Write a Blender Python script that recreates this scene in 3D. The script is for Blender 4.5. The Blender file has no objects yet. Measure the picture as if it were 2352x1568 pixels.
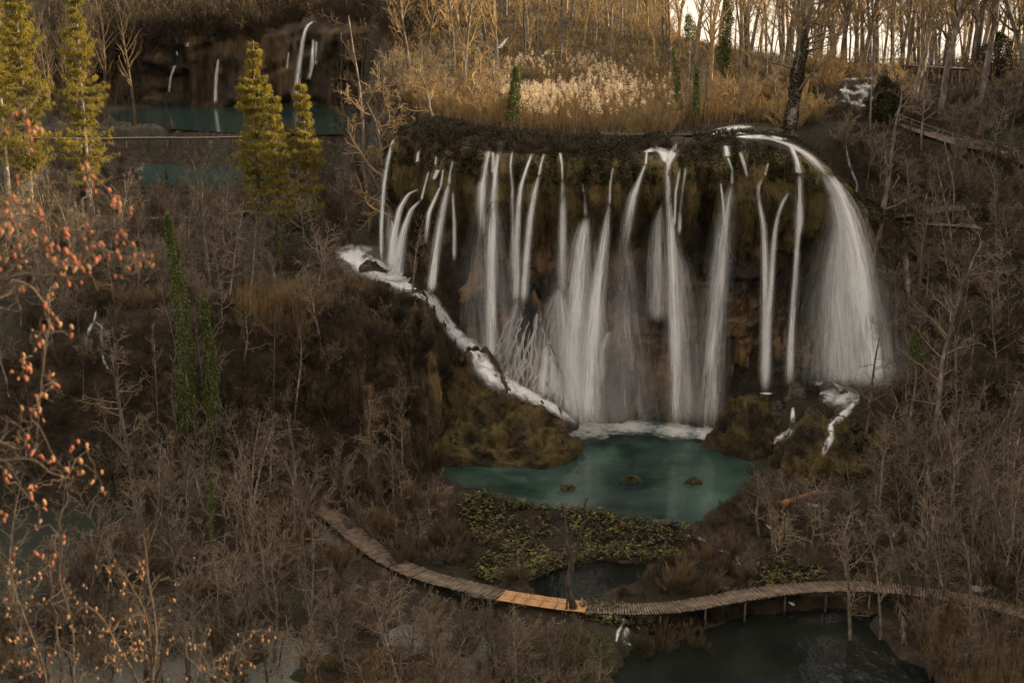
import bpy, math, random
import numpy as np
from mathutils import Vector
from mathutils.bvhtree import BVHTree

# ------------------------------------------------------------------ camera, sky, sun, exposure
SC = bpy.context.scene
COL = SC.collection
CAMZ = 32.6
PITCH = math.radians(12.9)
FV = 2839.0                       # focal length in units of a 2352 wide picture
cd = bpy.data.cameras.new('camera')
cam = bpy.data.objects.new('camera', cd)
COL.objects.link(cam)
cam.location = (0, 0, CAMZ)
cam.rotation_euler = (math.pi/2 - PITCH, 0, 0)
cd.sensor_width = 36.0
cd.lens = 36.0 * FV / 2352.0
cd.clip_start = 0.2
cd.clip_end = 9000
cd.dof.use_dof = True
cd.dof.focus_distance = 100.0
cd.dof.aperture_fstop = 2.8
SC.camera = cam

SUN_AZ = math.radians(83)         # from +Y (away from the camera) towards +X
SUN_EL = math.radians(19)
w = bpy.data.worlds.new('World')
SC.world = w
w.use_nodes = True
nt = w.node_tree
nt.nodes.clear()
wo = nt.nodes.new('ShaderNodeOutputWorld')
bg = nt.nodes.new('ShaderNodeBackground')
sk = nt.nodes.new('ShaderNodeTexSky')
sk.sky_type = 'NISHITA'
sk.sun_disc = False
sk.sun_elevation = SUN_EL
sk.sun_rotation = SUN_AZ
sk.air_density = 1.0
sk.dust_density = 4.0
sk.ozone_density = 0.6
tm = nt.nodes.new('ShaderNodeMix')
tm.data_type = 'RGBA'
tm.inputs[0].default_value = 0.72
tm.inputs[7].default_value = (6.15, 5.2, 4.2, 1)      # thin pale overcast veil
nt.links.new(sk.outputs[0], tm.inputs[6])
nt.links.new(tm.outputs[2], bg.inputs[0])
bg.inputs[1].default_value = 0.112
nt.links.new(bg.outputs[0], wo.inputs[0])

sd = bpy.data.lights.new('sun', 'SUN')
sun = bpy.data.objects.new('sun', sd)
COL.objects.link(sun)
sd.energy = 5.0
sd.angle = math.radians(0.6)
sd.color = (1.0, 0.76, 0.46)
sdir = Vector((math.sin(SUN_AZ)*math.cos(SUN_EL), math.cos(SUN_AZ)*math.cos(SUN_EL), math.sin(SUN_EL)))
sun.rotation_euler = sdir.to_track_quat('Z', 'Y').to_euler()
sun.location = sdir*400

vs = SC.view_settings
vs.view_transform = 'Standard'
vs.look = 'None'
vs.exposure = 1.4
vs.gamma = 1.0
SC.cycles.max_bounces = 6
SC.cycles.diffuse_bounces = 3
SC.cycles.glossy_bounces = 3
SC.cycles.transmission_bounces = 4
SC.cycles.transparent_max_bounces = 32
SC.cycles.volume_bounces = 0
SC.cycles.caustics_reflective = False
SC.cycles.caustics_refractive = False

RNG = np.random.default_rng(7)
CP, SP_ = math.cos(PITCH), math.sin(PITCH)

# ------------------------------------------------------------------ geometry helpers
def ray(X, Y):
    xc = (np.asarray(X, float) - 1176) / FV
    yc = (784 - np.asarray(Y, float)) / FV
    return xc, CP + yc*SP_, -SP_ + yc*CP
def W(X, Y, depth):
    dx, dy, dz = ray(X, Y)
    t = depth / dy
    return np.stack([dx*t, dy*t, CAMZ + dz*t], -1)
def WZ(X, Y, z):
    dx, dy, dz = ray(X, Y)
    t = (z - CAMZ) / dz
    return np.stack([dx*t, dy*t, np.zeros_like(t) + z], -1)
def PROJ(p):
    p = np.asarray(p, float)
    x, y, z = p[..., 0], p[..., 1], p[..., 2]-CAMZ
    f = y*CP - z*SP_
    u = y*SP_ + z*CP
    return 1176 + FV*x/f, 784 - FV*u/f

def hsh(ix, iy, iz):
    n = (ix*374761393 + iy*668265263 + iz*1440662683) & 0xffffffff
    n = ((n ^ (n >> 13))*1274126177) & 0xffffffff
    n = ((n ^ (n >> 15))*2246822519) & 0xffffffff
    return ((n ^ (n >> 16)) & 0xffff)/65535.0
def vn(x, y, z=0.0):
    x, y, z = np.broadcast_arrays(np.asarray(x, float), np.asarray(y, float), np.asarray(z, float))
    ix, iy, iz = np.floor(x).astype(np.int64), np.floor(y).astype(np.int64), np.floor(z).astype(np.int64)
    fx, fy, fz = x-ix, y-iy, z-iz
    fx, fy, fz = [f*f*(3-2*f) for f in (fx, fy, fz)]
    r = 0
    for a in (0, 1):
        wa = fx if a else 1-fx
        for b in (0, 1):
            wb = fy if b else 1-fy
            for c in (0, 1):
                wc = fz if c else 1-fz
                r = r + wa*wb*wc*hsh(ix+a, iy+b, iz+c)
    return r*2-1
def fbm(x, y, z=0.0, o=4):
    r, a, f, s = 0, 1.0, 1.0, 0
    for i in range(o):
        r = r + a*vn(np.asarray(x)*f+i*17.3, np.asarray(y)*f+i*5.1, np.asarray(z)*f+i*9.7)
        s += a; a *= .5; f *= 2.03
    return r/s
def ss(a, b, x):
    t = np.clip((np.asarray(x, float)-a)/(b-a), 0, 1)
    return t*t*(3-2*t)
def sdf(poly, x, y):
    """signed distance, positive inside"""
    poly = np.asarray(poly, float)[:, :2]
    x = np.asarray(x, float); y = np.asarray(y, float)
    d = np.full(x.shape, 1e18); ins = np.zeros(x.shape, bool)
    n = len(poly)
    for i in range(n):
        ax, ay = poly[i]; bx, by = poly[(i+1) % n]
        ex, ey = bx-ax, by-ay
        t = np.clip(((x-ax)*ex+(y-ay)*ey)/(ex*ex+ey*ey+1e-12), 0, 1)
        d = np.minimum(d, (x-ax-t*ex)**2+(y-ay-t*ey)**2)
        c = (ay > y) != (by > y)
        with np.errstate(divide='ignore', invalid='ignore'):
            ins ^= c & (x < (bx-ax)*(y-ay)/(by-ay+1e-15)+ax)
    return np.where(ins, 1, -1)*np.sqrt(d)

def mesh_np(name, V, F, mat=None, parent=None, smooth=False, loc=None):
    """V (n,3); F (m,k) array or list of such arrays"""
    V = np.asarray(V, np.float32).reshape(-1, 3)
    if not isinstance(F, list): F = [F]
    me = bpy.data.meshes.new(name)
    nl = sum(f.size for f in F); nf = sum(len(f) for f in F)
    me.vertices.add(len(V)); me.vertices.foreach_set('co', V.ravel())
    me.loops.add(nl); me.loops.foreach_set('vertex_index', np.concatenate([f.ravel() for f in F]).astype(np.int32))
    tot = np.concatenate([np.full(len(f), f.shape[1]) for f in F]).astype(np.int32)
    st = np.concatenate([[0], np.cumsum(tot)[:-1]]).astype(np.int32)
    me.polygons.add(nf)
    me.polygons.foreach_set('loop_start', st)
    if smooth: me.polygons.foreach_set('use_smooth', np.ones(nf, bool))
    me.update(calc_edges=True)
    ms = mat if isinstance(mat, list) else [mat]
    for m in ms:
        if m: me.materials.append(m)
    o = bpy.data.objects.new(name, me)
    COL.objects.link(o)
    if parent: o.parent = parent
    if loc is not None: o.location = loc
    return o
class Acc:
    """collects arrays into one mesh"""
    def __init__(s): s.V = []; s.F = []; s.n = 0
    def add(s, V, F):
        V = np.asarray(V, float).reshape(-1, 3)
        if not isinstance(F, list): F = [F]
        s.V.append(V); s.F += [np.asarray(f)+s.n for f in F]; s.n += len(V)
        return s
    def obj(s, name, mat=None, parent=None, smooth=False, loc=None):
        return mesh_np(name, np.concatenate(s.V), s.F, mat, parent, smooth, loc)
def tubes(P, R, n=3, cap=False):
    P = np.asarray(P, float); R = np.asarray(R, float)
    N, K, _ = P.shape
    T = np.gradient(P, axis=1)
    T /= np.linalg.norm(T, axis=2, keepdims=True)+1e-9
    m = np.abs(T[:, :1, 2]) > .85 if False else (np.abs(T[:, :, 2]).mean(1) > .85)[:, None]
    ref = np.where(m[..., None], np.array([1., 0, 0]), np.array([0, 0, 1.]))
    b = np.cross(T, np.broadcast_to(ref, T.shape)); b /= np.linalg.norm(b, axis=2, keepdims=True)+1e-9
    c = np.cross(b, T)
    a = np.arange(n)*2*math.pi/n
    V = P[:, :, None, :] + R[:, :, None, None]*(np.cos(a)[None, None, :, None]*b[:, :, None, :]+np.sin(a)[None, None, :, None]*c[:, :, None, :])
    i = np.arange(N)[:, None, None]*K*n; k = np.arange(K-1)[None, :, None]*n; j = np.arange(n)[None, None, :]
    j2 = (j+1) % n
    F = np.stack([i+k+j, i+k+j2, i+k+n+j2, i+k+n+j], -1).reshape(-1, 4)
    if cap:
        base = np.arange(N)*K*n
        cf = [np.stack([base+(n-1-q) for q in range(n)], -1), np.stack([base+(K-1)*n+q for q in range(n)], -1)]
        return V.reshape(-1, 3), [F]+cf
    return V.reshape(-1, 3), F
def quads(C, A, B):
    """leaf quads (kite shaped) at C with half axes A, B"""
    V = np.stack([C-A, C+B*.9-A*.1, C+A, C-B*.9-A*.1], 1)
    n = len(C)
    return V.reshape(-1, 3), np.arange(n*4).reshape(n, 4)
def rdir(n, rng=None):
    rng = rng or RNG
    v = rng.normal(size=(n, 3)); return v/np.linalg.norm(v, axis=1, keepdims=True)
def leaves(C, size, rng=None, asp=.55):
    rng = rng or RNG
    n = len(C); a = rdir(n, rng); b = np.cross(a, rdir(n, rng)); b /= np.linalg.norm(b, axis=1, keepdims=True)+1e-9
    s = (size*rng.uniform(.6, 1.3, n))[:, None]
    return quads(C, a*s*.5, b*s*.5*asp)
def grid_faces(nu, nv, wrap=False):
    i, j = np.meshgrid(np.arange(nu if wrap else nu-1), np.arange(nv-1), indexing='ij')
    i2 = (i+1) % nu
    return np.stack([i*nv+j, i2*nv+j, i2*nv+j+1, i*nv+j+1], -1).reshape(-1, 4)

def tag(o, label=None, cat=None, group=None, kind=None):
    if label: o['label'] = label
    if cat: o['category'] = cat
    if group: o['group'] = group
    if kind: o['kind'] = kind
    return o
def empty(name, loc=(0, 0, 0), rz=0, **k):
    o = bpy.data.objects.new(name, None); COL.objects.link(o)
    o.location = loc; o.rotation_euler = (0, 0, rz)
    return tag(o, **k)
def copy_tree(o, parent=None):
    c = o.copy(); COL.objects.link(c); c.parent = parent
    for ch in o.children: copy_tree(ch, c)
    return c

# ------------------------------------------------------------------ materials
def mat(name, cols, scale=1.0, rough=.85, detail=6, bump=0.0, bscale=None, stretch=(1, 1, 1), spec=.3,
        objrand=0.0, trans=0.0, pos=None, coord='Object', distort=0.0, second=None):
    m = bpy.data.materials.new(name); m.use_nodes = True
    t = m.node_tree; t.nodes.clear(); N = t.nodes.new; L = t.links.new
    out = N('ShaderNodeOutputMaterial'); b = N('ShaderNodeBsdfPrincipled')
    tc = N('ShaderNodeTexCoord') if coord != 'World' else N('ShaderNodeNewGeometry')
    src = tc.outputs['Position'] if coord == 'World' else tc.outputs[coord]
    mp = N('ShaderNodeMapping'); mp.inputs['Scale'].default_value = stretch
    L(src, mp.inputs[0])
    nz = N('ShaderNodeTexNoise'); nz.inputs['Scale'].default_value = scale; nz.inputs['Detail'].default_value = detail
    nz.inputs['Roughness'].default_value = .65; nz.inputs['Distortion'].default_value = distort
    L(mp.outputs[0], nz.inputs[0])
    cr = N('ShaderNodeValToRGB')
    k = len(cols)
    pos = pos or [.3+.4*i/(max(1, k-1)) for i in range(k)]
    while len(cr.color_ramp.elements) < k: cr.color_ramp.elements.new(.5)
    for e, c, p in zip(cr.color_ramp.elements, cols, pos): e.color = (*c, 1); e.position = p
    L(nz.outputs[0], cr.inputs[0])
    col = cr.outputs[0]
    if second:     # large-scale patches of another colour: (colour, scale, lo, hi, factor)
        n2 = N('ShaderNodeTexNoise'); n2.inputs['Scale'].default_value = second[1]; n2.inputs['Detail'].default_value = 5
        L(src, n2.inputs[0])
        mr = N('ShaderNodeMapRange'); mr.inputs[1].default_value = second[2]; mr.inputs[2].default_value = second[3]
        mr.inputs[4].default_value = second[4]
        L(n2.outputs[0], mr.inputs[0])
        mx = N('ShaderNodeMix'); mx.data_type = 'RGBA'; L(mr.outputs[0], mx.inputs[0]); L(col, mx.inputs[6]); mx.inputs[7].default_value = (*second[0], 1)
        col = mx.outputs[2]
    if objrand:
        oi = N('ShaderNodeObjectInfo'); hs = N('ShaderNodeHueSaturation')
        mr = N('ShaderNodeMapRange'); mr.inputs[3].default_value = 1-objrand; mr.inputs[4].default_value = 1+objrand
        L(oi.outputs['Random'], mr.inputs[0]); L(mr.outputs[0], hs.inputs['Value']); L(col, hs.inputs['Color'])
        col = hs.outputs[0]
    L(col, b.inputs['Base Color'])
    b.inputs['Roughness'].default_value = rough
    b.inputs['Specular IOR Level'].default_value = spec
    if bump:
        nb = N('ShaderNodeTexNoise'); nb.inputs['Scale'].default_value = bscale or scale*3; nb.inputs['Detail'].default_value = 8
        L(mp.outputs[0], nb.inputs[0])
        bp = N('ShaderNodeBump'); bp.inputs['Strength'].default_value = 1; bp.inputs['Distance'].default_value = bump
        L(nb.outputs[0], bp.inputs['Height']); L(bp.outputs[0], b.inputs['Normal'])
    sh = b.outputs[0]
    if trans:
        tr = N('ShaderNodeBsdfTranslucent'); L(col, tr.inputs[0])
        ms = N('ShaderNodeMixShader'); ms.inputs[0].default_value = trans
        L(sh, ms.inputs[1]); L(tr.outputs[0], ms.inputs[2]); sh = ms.outputs[0]
    L(sh, out.inputs[0])
    return m

M = {}
M['ground'] = mat('ground_litter', [(.007, .005, .003), (.022, .015, .008), (.055, .036, .019)], .9, bump=.25, bscale=2.5, coord='World',
                  second=((.022, .026, .009), .12, .5, .65, .7))
M['cliff'] = mat('tufa_rock', [(.008, .006, .005), (.06, .041, .024), (.19, .115, .052), (.075, .055, .036)], .42, bump=.5, bscale=2.2,
                 stretch=(1, 1, .35), coord='World', pos=[.32, .45, .58, .75], rough=.6, distort=.6,
                 second=((.014, .011, .008), .2, .48, .58, .9))
M['moss'] = mat('moss_strands', [(.010, .008, .004), (.07, .053, .017), (.16, .11, .04), (.06, .07, .017)], .35, rough=.9, coord='World',
                stretch=(1, 1, .5), pos=[.3, .45, .58, .7])
M['mossrock'] = mat('mossy_rock', [(.012, .010, .005), (.06, .045, .015), (.095, .066, .023), (.045, .043, .014)], .5, bump=.25, bscale=3, coord='World', second=((.010, .009, .005), .45, .48, .6, .85))
M['farcliff'] = mat('far_tufa', [(.008, .007, .005), (.04, .028, .016), (.13, .08, .035)], .16, stretch=(1, 1, .3), coord='World', bump=.5, bscale=.8)
M['wetrock'] = mat('wet_boulder', [(.008, .007, .006), (.028, .022, .016), (.06, .046, .03)], .8, rough=.4, bump=.15, bscale=3, coord='World')
M['clmoss'] = mat('cliff_moss', [(.006, .005, .003), (.055, .040, .014), (.12, .085, .030), (.055, .065, .016), (.20, .125, .055)], .45, bump=.2, bscale=5, stretch=(1, 1, .28), coord='World', pos=[.28, .42, .52, .6, .72], distort=.4)
M['twiggold'] = mat('straw_sunlit_twigs', [(.17, .115, .05), (.42, .29, .135)], .6, objrand=.3)  # straw of the thicket shrubs; on the hill trees golden sunlight painted in
M['brush'] = mat('dark_brush', [(.022, .016, .009), (.06, .043, .025), (.12, .088, .052)], .35, coord='World')
M['palereed'] = mat('pale_reed', [(.05, .036, .018), (.15, .108, .055), (.28, .21, .12)], 1.5, coord='World', trans=.25)
M['hillgrass'] = mat('golden_grass', [(.10, .065, .02), (.26, .17, .055), (.40, .27, .09)], .3, coord='World', trans=.3)
M['mossblade'] = mat('moss_tufts', [(.012, .010, .005), (.06, .046, .015), (.17, .125, .045)], 1.6, coord='World', second=((.016, .014, .007), .45, .48, .6, .85))
M['bark'] = mat('grey_bark', [(.03, .024, .018), (.11, .09, .07), (.28, .24, .195)], 2.2, stretch=(1, 1, .6), bump=.03, objrand=.5)
M['twig'] = mat('twigs', [(.08, .062, .042), (.24, .185, .125)], .6, objrand=.5)
M['twigwarm'] = mat('brown_twigs', [(.075, .053, .029), (.20, .14, .075)], .6, objrand=.5)
M['reed'] = mat('dry_reed', [(.13, .085, .036), (.32, .21, .09)], .7, trans=.35, coord='World')
M['plume'] = mat('reed_plume', [(.5, .40, .27), (.75, .62, .45)], 3, trans=.5, coord='World')
M['spruce'] = mat('spruce_needles', [(.07, .07, .015), (.21, .175, .03), (.42, .31, .05)], 1.3, trans=.5, coord='World')
M['ivy'] = mat('ivy_leaves', [(.02, .028, .008), (.085, .11, .024), (.17, .19, .045)], 2.5, rough=.5, trans=.2, coord='World')
M['ivydark'] = mat('dark_evergreen', [(.008, .009, .004), (.024, .022, .009), (.055, .05, .018)], 2.5, rough=.7, trans=.1, coord='World', spec=.2)
M['butterbur'] = mat('butterbur_leaves', [(.022, .017, .009), (.05, .042, .016), (.17, .16, .04)], 1.6, rough=.6, trans=.2, coord='World', pos=[.4, .5, .62])
M['litter'] = mat('dead_stems', [(.010, .007, .004), (.03, .022, .012), (.085, .062, .038)], .8, coord='World')
M['wood'] = mat('weathered_planks', [(.055, .04, .027), (.14, .102, .073), (.23, .18, .135)], 2.0, rough=.6, coord='World', detail=8)
M['newwood'] = mat('new_planks', [(.38, .20, .085), (.55, .32, .15)], 3.0, rough=.55, coord='World', stretch=(.4, 4, 1))
M['log'] = mat('orange_log', [(.14, .06, .02), (.30, .14, .05)], 2.5, coord='World')
M['litterhill'] = M['ground']
M['pod_red'] = mat('seed_pod_red', [(.28, .095, .05), (.40, .155, .085)], 40, trans=.35, objrand=.3)
M['pod_tan'] = mat('seed_pod_tan', [(.33, .18, .095), (.44, .27, .15)], 40, trans=.35, objrand=.3)
M['fbark'] = mat('foreground_twig_bark', [(.05, .035, .024), (.12, .088, .06)], 20, coord='World')
M['whitewater'] = mat('white_water', [(.80, .81, .80), (.93, .94, .93)], .6, rough=.6, coord='World', trans=.35)

def water_mat(name, tint, turbid, turb=.35, wave=.02, ws=1.5, rough=.06, patch=None, foam=None):
    m = bpy.data.materials.new(name); m.use_nodes = True
    t = m.node_tree; t.nodes.clear(); N = t.nodes.new; L = t.links.new
    out = N('ShaderNodeOutputMaterial'); g = N('ShaderNodeNewGeometry')
    mp = N('ShaderNodeMapping'); mp.inputs['Scale'].default_value = (1, .5, 1); L(g.outputs['Position'], mp.inputs[0])
    nz = N('ShaderNodeTexNoise'); nz.inputs['Scale'].default_value = ws; nz.inputs['Detail'].default_value = 5; L(mp.outputs[0], nz.inputs[0])
    bp = N('ShaderNodeBump'); bp.inputs['Distance'].default_value = wave; L(nz.outputs[0], bp.inputs['Height'])
    tr = N('ShaderNodeBsdfTransparent'); tr.inputs[0].default_value = (*tint, 1)
    df = N('ShaderNodeBsdfDiffuse'); df.inputs[0].default_value = (*turbid, 1)
    if patch:
        n2 = N('ShaderNodeTexNoise'); n2.inputs['Scale'].default_value = .16; n2.inputs['Detail'].default_value = 9; n2.inputs['Distortion'].default_value = .35
        L(g.outputs['Position'], n2.inputs[0])
        cr = N('ShaderNodeValToRGB'); cr.color_ramp.elements[0].position = .38; cr.color_ramp.elements[1].position = .75
        cr.color_ramp.elements[0].color = (*turbid, 1); cr.color_ramp.elements[1].color = (*patch, 1)
        L(n2.outputs[0], cr.inputs[0]); L(cr.outputs[0], df.inputs[0])
    m1 = N('ShaderNodeMixShader'); m1.inputs[0].default_value = turb; L(tr.outputs[0], m1.inputs[1]); L(df.outputs[0], m1.inputs[2])
    gl = N('ShaderNodeBsdfGlossy'); gl.inputs['Roughness'].default_value = rough; L(bp.outputs[0], gl.inputs['Normal'])
    fr = N('ShaderNodeFresnel'); fr.inputs[0].default_value = 1.33; L(bp.outputs[0], fr.inputs['Normal'])
    m2 = N('ShaderNodeMixShader'); L(fr.outputs[0], m2.inputs[0]); L(m1.outputs[0], m2.inputs[1]); L(gl.outputs[0], m2.inputs[2])
    L(m2.outputs[0], out.inputs[0])
    return m
M['pool'] = water_mat('pool_water', (.50, .76, .66), (.016, .034, .040), .42, patch=(.13, .235, .195))
M['dark'] = water_mat('dark_water', (.34, .40, .34), (.006, .008, .007), .6, patch=(.028, .032, .026), wave=.06)  # patch paints pale reflections into the pond colour
M['murky'] = water_mat('murky_water', (.45, .5, .42), (.06, .068, .056), .55)
M['pale'] = water_mat('shallow_water', (.6, .6, .52), (.20, .20, .165), .6, ws=2.5)
M['lake'] = water_mat('lake_water', (.42, .55, .45), (.03, .085, .075), .8)

# ------------------------------------------------------------------ plan of the place
LIP = np.array([(-12.9, 140), (-12.3, 131), (-11.3, 124), (-10.0, 117.5), (-7.8, 112.2), (-4.5, 109), (0, 107.8), (5, 107.2), (10, 106.8), (16, 106.6),
                (21, 106.8), (25, 107.2), (28, 108.2), (30.3, 110.2), (31.6, 113.5), (32.2, 118)], float)
def smoothcurve(P, n):
    P = np.asarray(P, float)
    k = len(P)
    u = np.linspace(0, k-1, n); i = np.clip(u.astype(int), 0, k-2); f = (u-i)[:, None]
    g = lambda j: P[np.clip(j, 0, k-1)]
    p0, p1, p2, p3 = g(i-1), g(i), g(i+1), g(i+2)
    return .5*((2*p1)+(-p0+p2)*f+(2*p0-5*p1+4*p2-p3)*f**2+(-p0+3*p1-3*p2+p3)*f**3)
def resample(P, n):
    P = np.asarray(P, float)
    s = np.concatenate([[0], np.cumsum(np.linalg.norm(np.diff(P, axis=0), axis=1))])
    t = np.linspace(0, s[-1], n)
    return np.stack([np.interp(t, s, P[:, i]) for i in range(P.shape[1])], -1), t
lipc, lips = resample(smoothcurve(LIP, 400), 760)
lt = np.gradient(lipc, axis=0); lt /= np.linalg.norm(lt, axis=1, keepdims=True)
lnrm = np.stack([lt[:, 1], -lt[:, 0]], -1)           # outward (towards the camera)
inner = lipc - lnrm*2.6
SHELF = [tuple(p) for p in inner[::12]] + [(33, 122), (60, 140), (400, 150), (400, 1500), (-400, 1500), (-400, 345), (-120, 333), (-60, 326), (-34, 318), (-27, 285), (-22, 230), (-17, 180), (-15, 150)]
TERR = [(-300, 104), (-70, 102), (-45, 100), (-30, 98), (-21, 97.5), (-13.5, 98.5), (-8.5, 100.5), (-6.8, 103), (-7, 106), (-5.5, 112), (-5, 150), (-5, 400), (-300, 400)]
def V2(pts, z): return WZ(np.array([p[0] for p in pts], float), np.array([p[1] for p in pts], float), z)
PONDS = [  # name, level, outline, depth, bank slope
    ('pool', 0.0, V2([(925, 1045), (935, 1010), (1000, 985), (1150, 960), (1300, 960), (1500, 960), (1660, 965), (1720, 1010), (1750, 1060), (1725, 1100), (1690, 1140), (1640, 1175), (1575, 1212), (1500, 1205), (1440, 1190), (1330, 1172), (1240, 1168), (1160, 1152), (1080, 1125), (1010, 1090)], 0.0), 2.2, .2),
    ('bank_pond', -0.9, V2([(1215, 1335), (1300, 1300), (1380, 1288), (1490, 1292), (1470, 1330), (1395, 1360), (1370, 1378), (1290, 1375), (1225, 1360)], -0.9), 1.5, .6),
    ('lower_pond', -2.2, V2([(1340, 1640), (1395, 1560), (1440, 1490), (1590, 1445), (1740, 1408), (1900, 1392), (2025, 1408), (2010, 1440), (2060, 1500), (2140, 1540), (2180, 1640)], -2.2), 2.2, .6),
    ('left_pond', -1.6, V2([(-80, 1190), (100, 1168), (240, 1158), (330, 1150), (320, 1200), (250, 1290), (160, 1310), (60, 1400), (-80, 1420)], -1.6), 1.6, .4),
    ('walk_pond', -1.35, V2([(735, 1185), (790, 1215), (835, 1255), (800, 1275), (745, 1262), (715, 1225)], -1.35), .8, .4),
    ('terrace_pool', 12.7, V2([(760, 588), (800, 572), (850, 562), (905, 570), (930, 640), (965, 668), (925, 668), (870, 655), (790, 640)], 12.7), .7, .4),
    ('terrace_pond', 15.0, V2([(300, 385), (400, 370), (560, 372), (640, 395), (600, 432), (450, 436), (330, 425)], 15.0), 1.5, .2),
    ('lake', 20.6, V2([(230, 255), (400, 241), (560, 239), (740, 244), (930, 262), (930, 306), (760, 308), (560, 306), (400, 296), (260, 280)], 20.6), 2.0, .15),
]
SHPOOL = V2([(1450, 352), (1530, 335), (1600, 312), (1640, 296), (1720, 290), (1800, 292), (1830, 318), (1795, 322), (1700, 318), (1600, 325), (1500, 350)], 26.0)
def lipz(x, y):
    """height of the falls' brink along the plan curve"""
    z = np.interp(x, [-14, -12, -9, -5, 0, 10, 20, 24.5, 26.5, 28.5, 30.3, 32], [25.0, 26.3, 26.9, 26.3, 25.9, 25.6, 26.0, 25.8, 24.9, 23.2, 21.6, 20.5])
    return np.where((x < -11) & (y > 118), np.interp(y, [118, 128, 140], [26.4, 24.5, 22.0]), z)
HX = [70, 80, 92, 98, 105, 112, 122, 135, 150, 170, 400]
HZ = [-2.0, -1.2, 1.0, 4.2, 10.0, 17.0, 25.0, 29.5, 30.6, 31, 31]
UPLAKE = [(30, 205), (55, 196), (110, 196), (900, 210), (1200, 1400), (60, 1400), (48, 500), (38, 300)]
def ground(x, y):
    x = np.asarray(x, float); y = np.asarray(y, float)
    n1 = fbm(x*.11, y*.11, 3.1, 4); n2 = fbm(x*.45+9, y*.45, 1.7, 4)
    base = -.95 + .5*n1 + .28*n2 - 1.15*ss(80, 70, y)*ss(14, 0, x) - .9*ss(80, 72, y)*ss(0, 14, x)
    base = base + .9*ss(-2.5, 1, x)*ss(9, 5.5, x)*ss(78, 74, y)*ss(54, 60, y)
    base = np.where(y < 58, np.minimum(base + (58-y)*.57, 30.6), base)
    base = np.maximum(base, -3 + 0*x)
    # right hillside, with an unseen rise added out of frame to shade the foreground
    hs = y + np.clip(x-38, -30, 60)*.5 + 2.0*n1
    zr = np.interp(hs, HX, HZ) + np.clip(x-60, 0, 45)*1.0*ss(140, 124, y)*ss(45, 60, y) + .5*n2
    wr = ss(24, 34, x)
    z = base*(1-wr) + np.maximum(base, zr)*wr
    # left terrace
    zt = np.interp(y, [95, 165, 172, 208, 214, 330], [12.9, 13.4, 15.1, 15.3, 20.9, 21.4]) + .45*n1 + .3*n2
    d = sdf(TERR, x, y)
    wd = np.interp(x, [-40, -22, -14, -8], [11, 9, 5, 3.0])
    tmask = ss(0, 1, (d + wd + 1.5*n2)/wd)
    z = z*(1-tmask) + np.maximum(z, zt)*tmask
    # ramp between block and falls (side stream)
    P = np.array([(-6.6, 106.5, 12.6), (-5.3, 106.5, 10.2), (-4.0, 106, 8.6), (-1.6, 105.6, 7.6), (-1.0, 105.3, 4.8), (1.5, 105.3, 3.0), (4.8, 105.5, 1.0), (7, 105.5, -.6)])
    zz = np.interp(x, P[:, 0], P[:, 2]); inr = ss(-7.5, -6, x)*ss(8, 6, x)*ss(103.0, 104.4, y)*ss(111, 109, y)
    z = np.where(inr > 0, np.maximum(z*(1-inr)+zz*inr, np.where(x > -6, -9, z*(1-inr)+zz*inr)), z)
    # right rock apron under the big fall
    ap = ss(17, 22, x)*ss(36, 31, x)*ss(99.5, 103.5, y)
    z = np.maximum(z, (3.6+.5*n2)*ap + z*(1-ap))
    # upper shelf
    zs = 25.75 + np.interp(y, [107, 118, 130, 150, 165, 195, 230], [0, .25, .9, 1.6, 4.0, 4.9, 5.5]) + .25*n2
    zs = np.where(x < 30, zs + np.clip(.35*n1, -.2, .5), zs)
    near = ss(124, 112, y)
    zs = zs*(1-near) + (lipz(x, y)-.15+.2*n2)*near
    zs = zs + 30*np.exp(-((x-0)/40)**2)*ss(150, 300, y) 
    zs = np.where(y > 300, np.maximum(zs, 41 + (y-325)*.30*ss(60, 20, x) - 12*ss(20, 70, x)), zs)
    zs = zs - ss(60, 130, x)*ss(150, 200, y)*1.0
    d = sdf(SHELF, x, y)
    wd = np.where(y < 145, .8, np.interp(y, [145, 200, 300, 330], [3, 10, 8, 6])) 
    smask = ss(-wd, .2, d)
    z = z*(1-smask) + np.maximum(z, zs)*smask
    # upper lake, right
    d = sdf(UPLAKE, x, y)
    z = np.where(d > -6, z*(1-ss(-6, 2, d)) + 29.6*ss(-6, 2, d), z)
    # ponds
    for nm, lv, pl, dep, sl in PONDS:
        far = 4 if lv < 5 else 5
        bb = (x > pl[:, 0].min()-far) & (x < pl[:, 0].max()+far) & (y > pl[:, 1].min()-far) & (y < pl[:, 1].max()+far)
        if not bb.any(): continue
        d = sdf(pl, x[bb], y[bb]) + .5*n2[bb]
        zz = z[bb]
        if nm == 'pool':
            sh = ss(104.8, 106.5, y[bb])*ss(-4, 2, x[bb])
            bedz = lv + np.clip(-d*sl*(.6+.5*n1[bb]), -dep, 0) + .25*n2[bb]
        else:
            bedz = lv + np.clip(-d*sl, -dep, 0)
        k = ss(-far, 0, d)
        ring = zz*(1-k) + np.clip(zz, lv+.12, lv+1.2 if lv < 5 else lv+.5)*k
        z[bb] = np.where(d > 0, np.minimum(bedz, lv-.05), np.where(d > -far, ring, zz))
    d = sdf(SHPOOL, x, y) + .8*n2
    z = np.where(d > 0, np.minimum(z, 25.85-np.clip(d*.2, 0, .5)), z)
    return z
def gz(x, y): return float(ground(np.array([x], float), np.array([y], float))[0])

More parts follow.
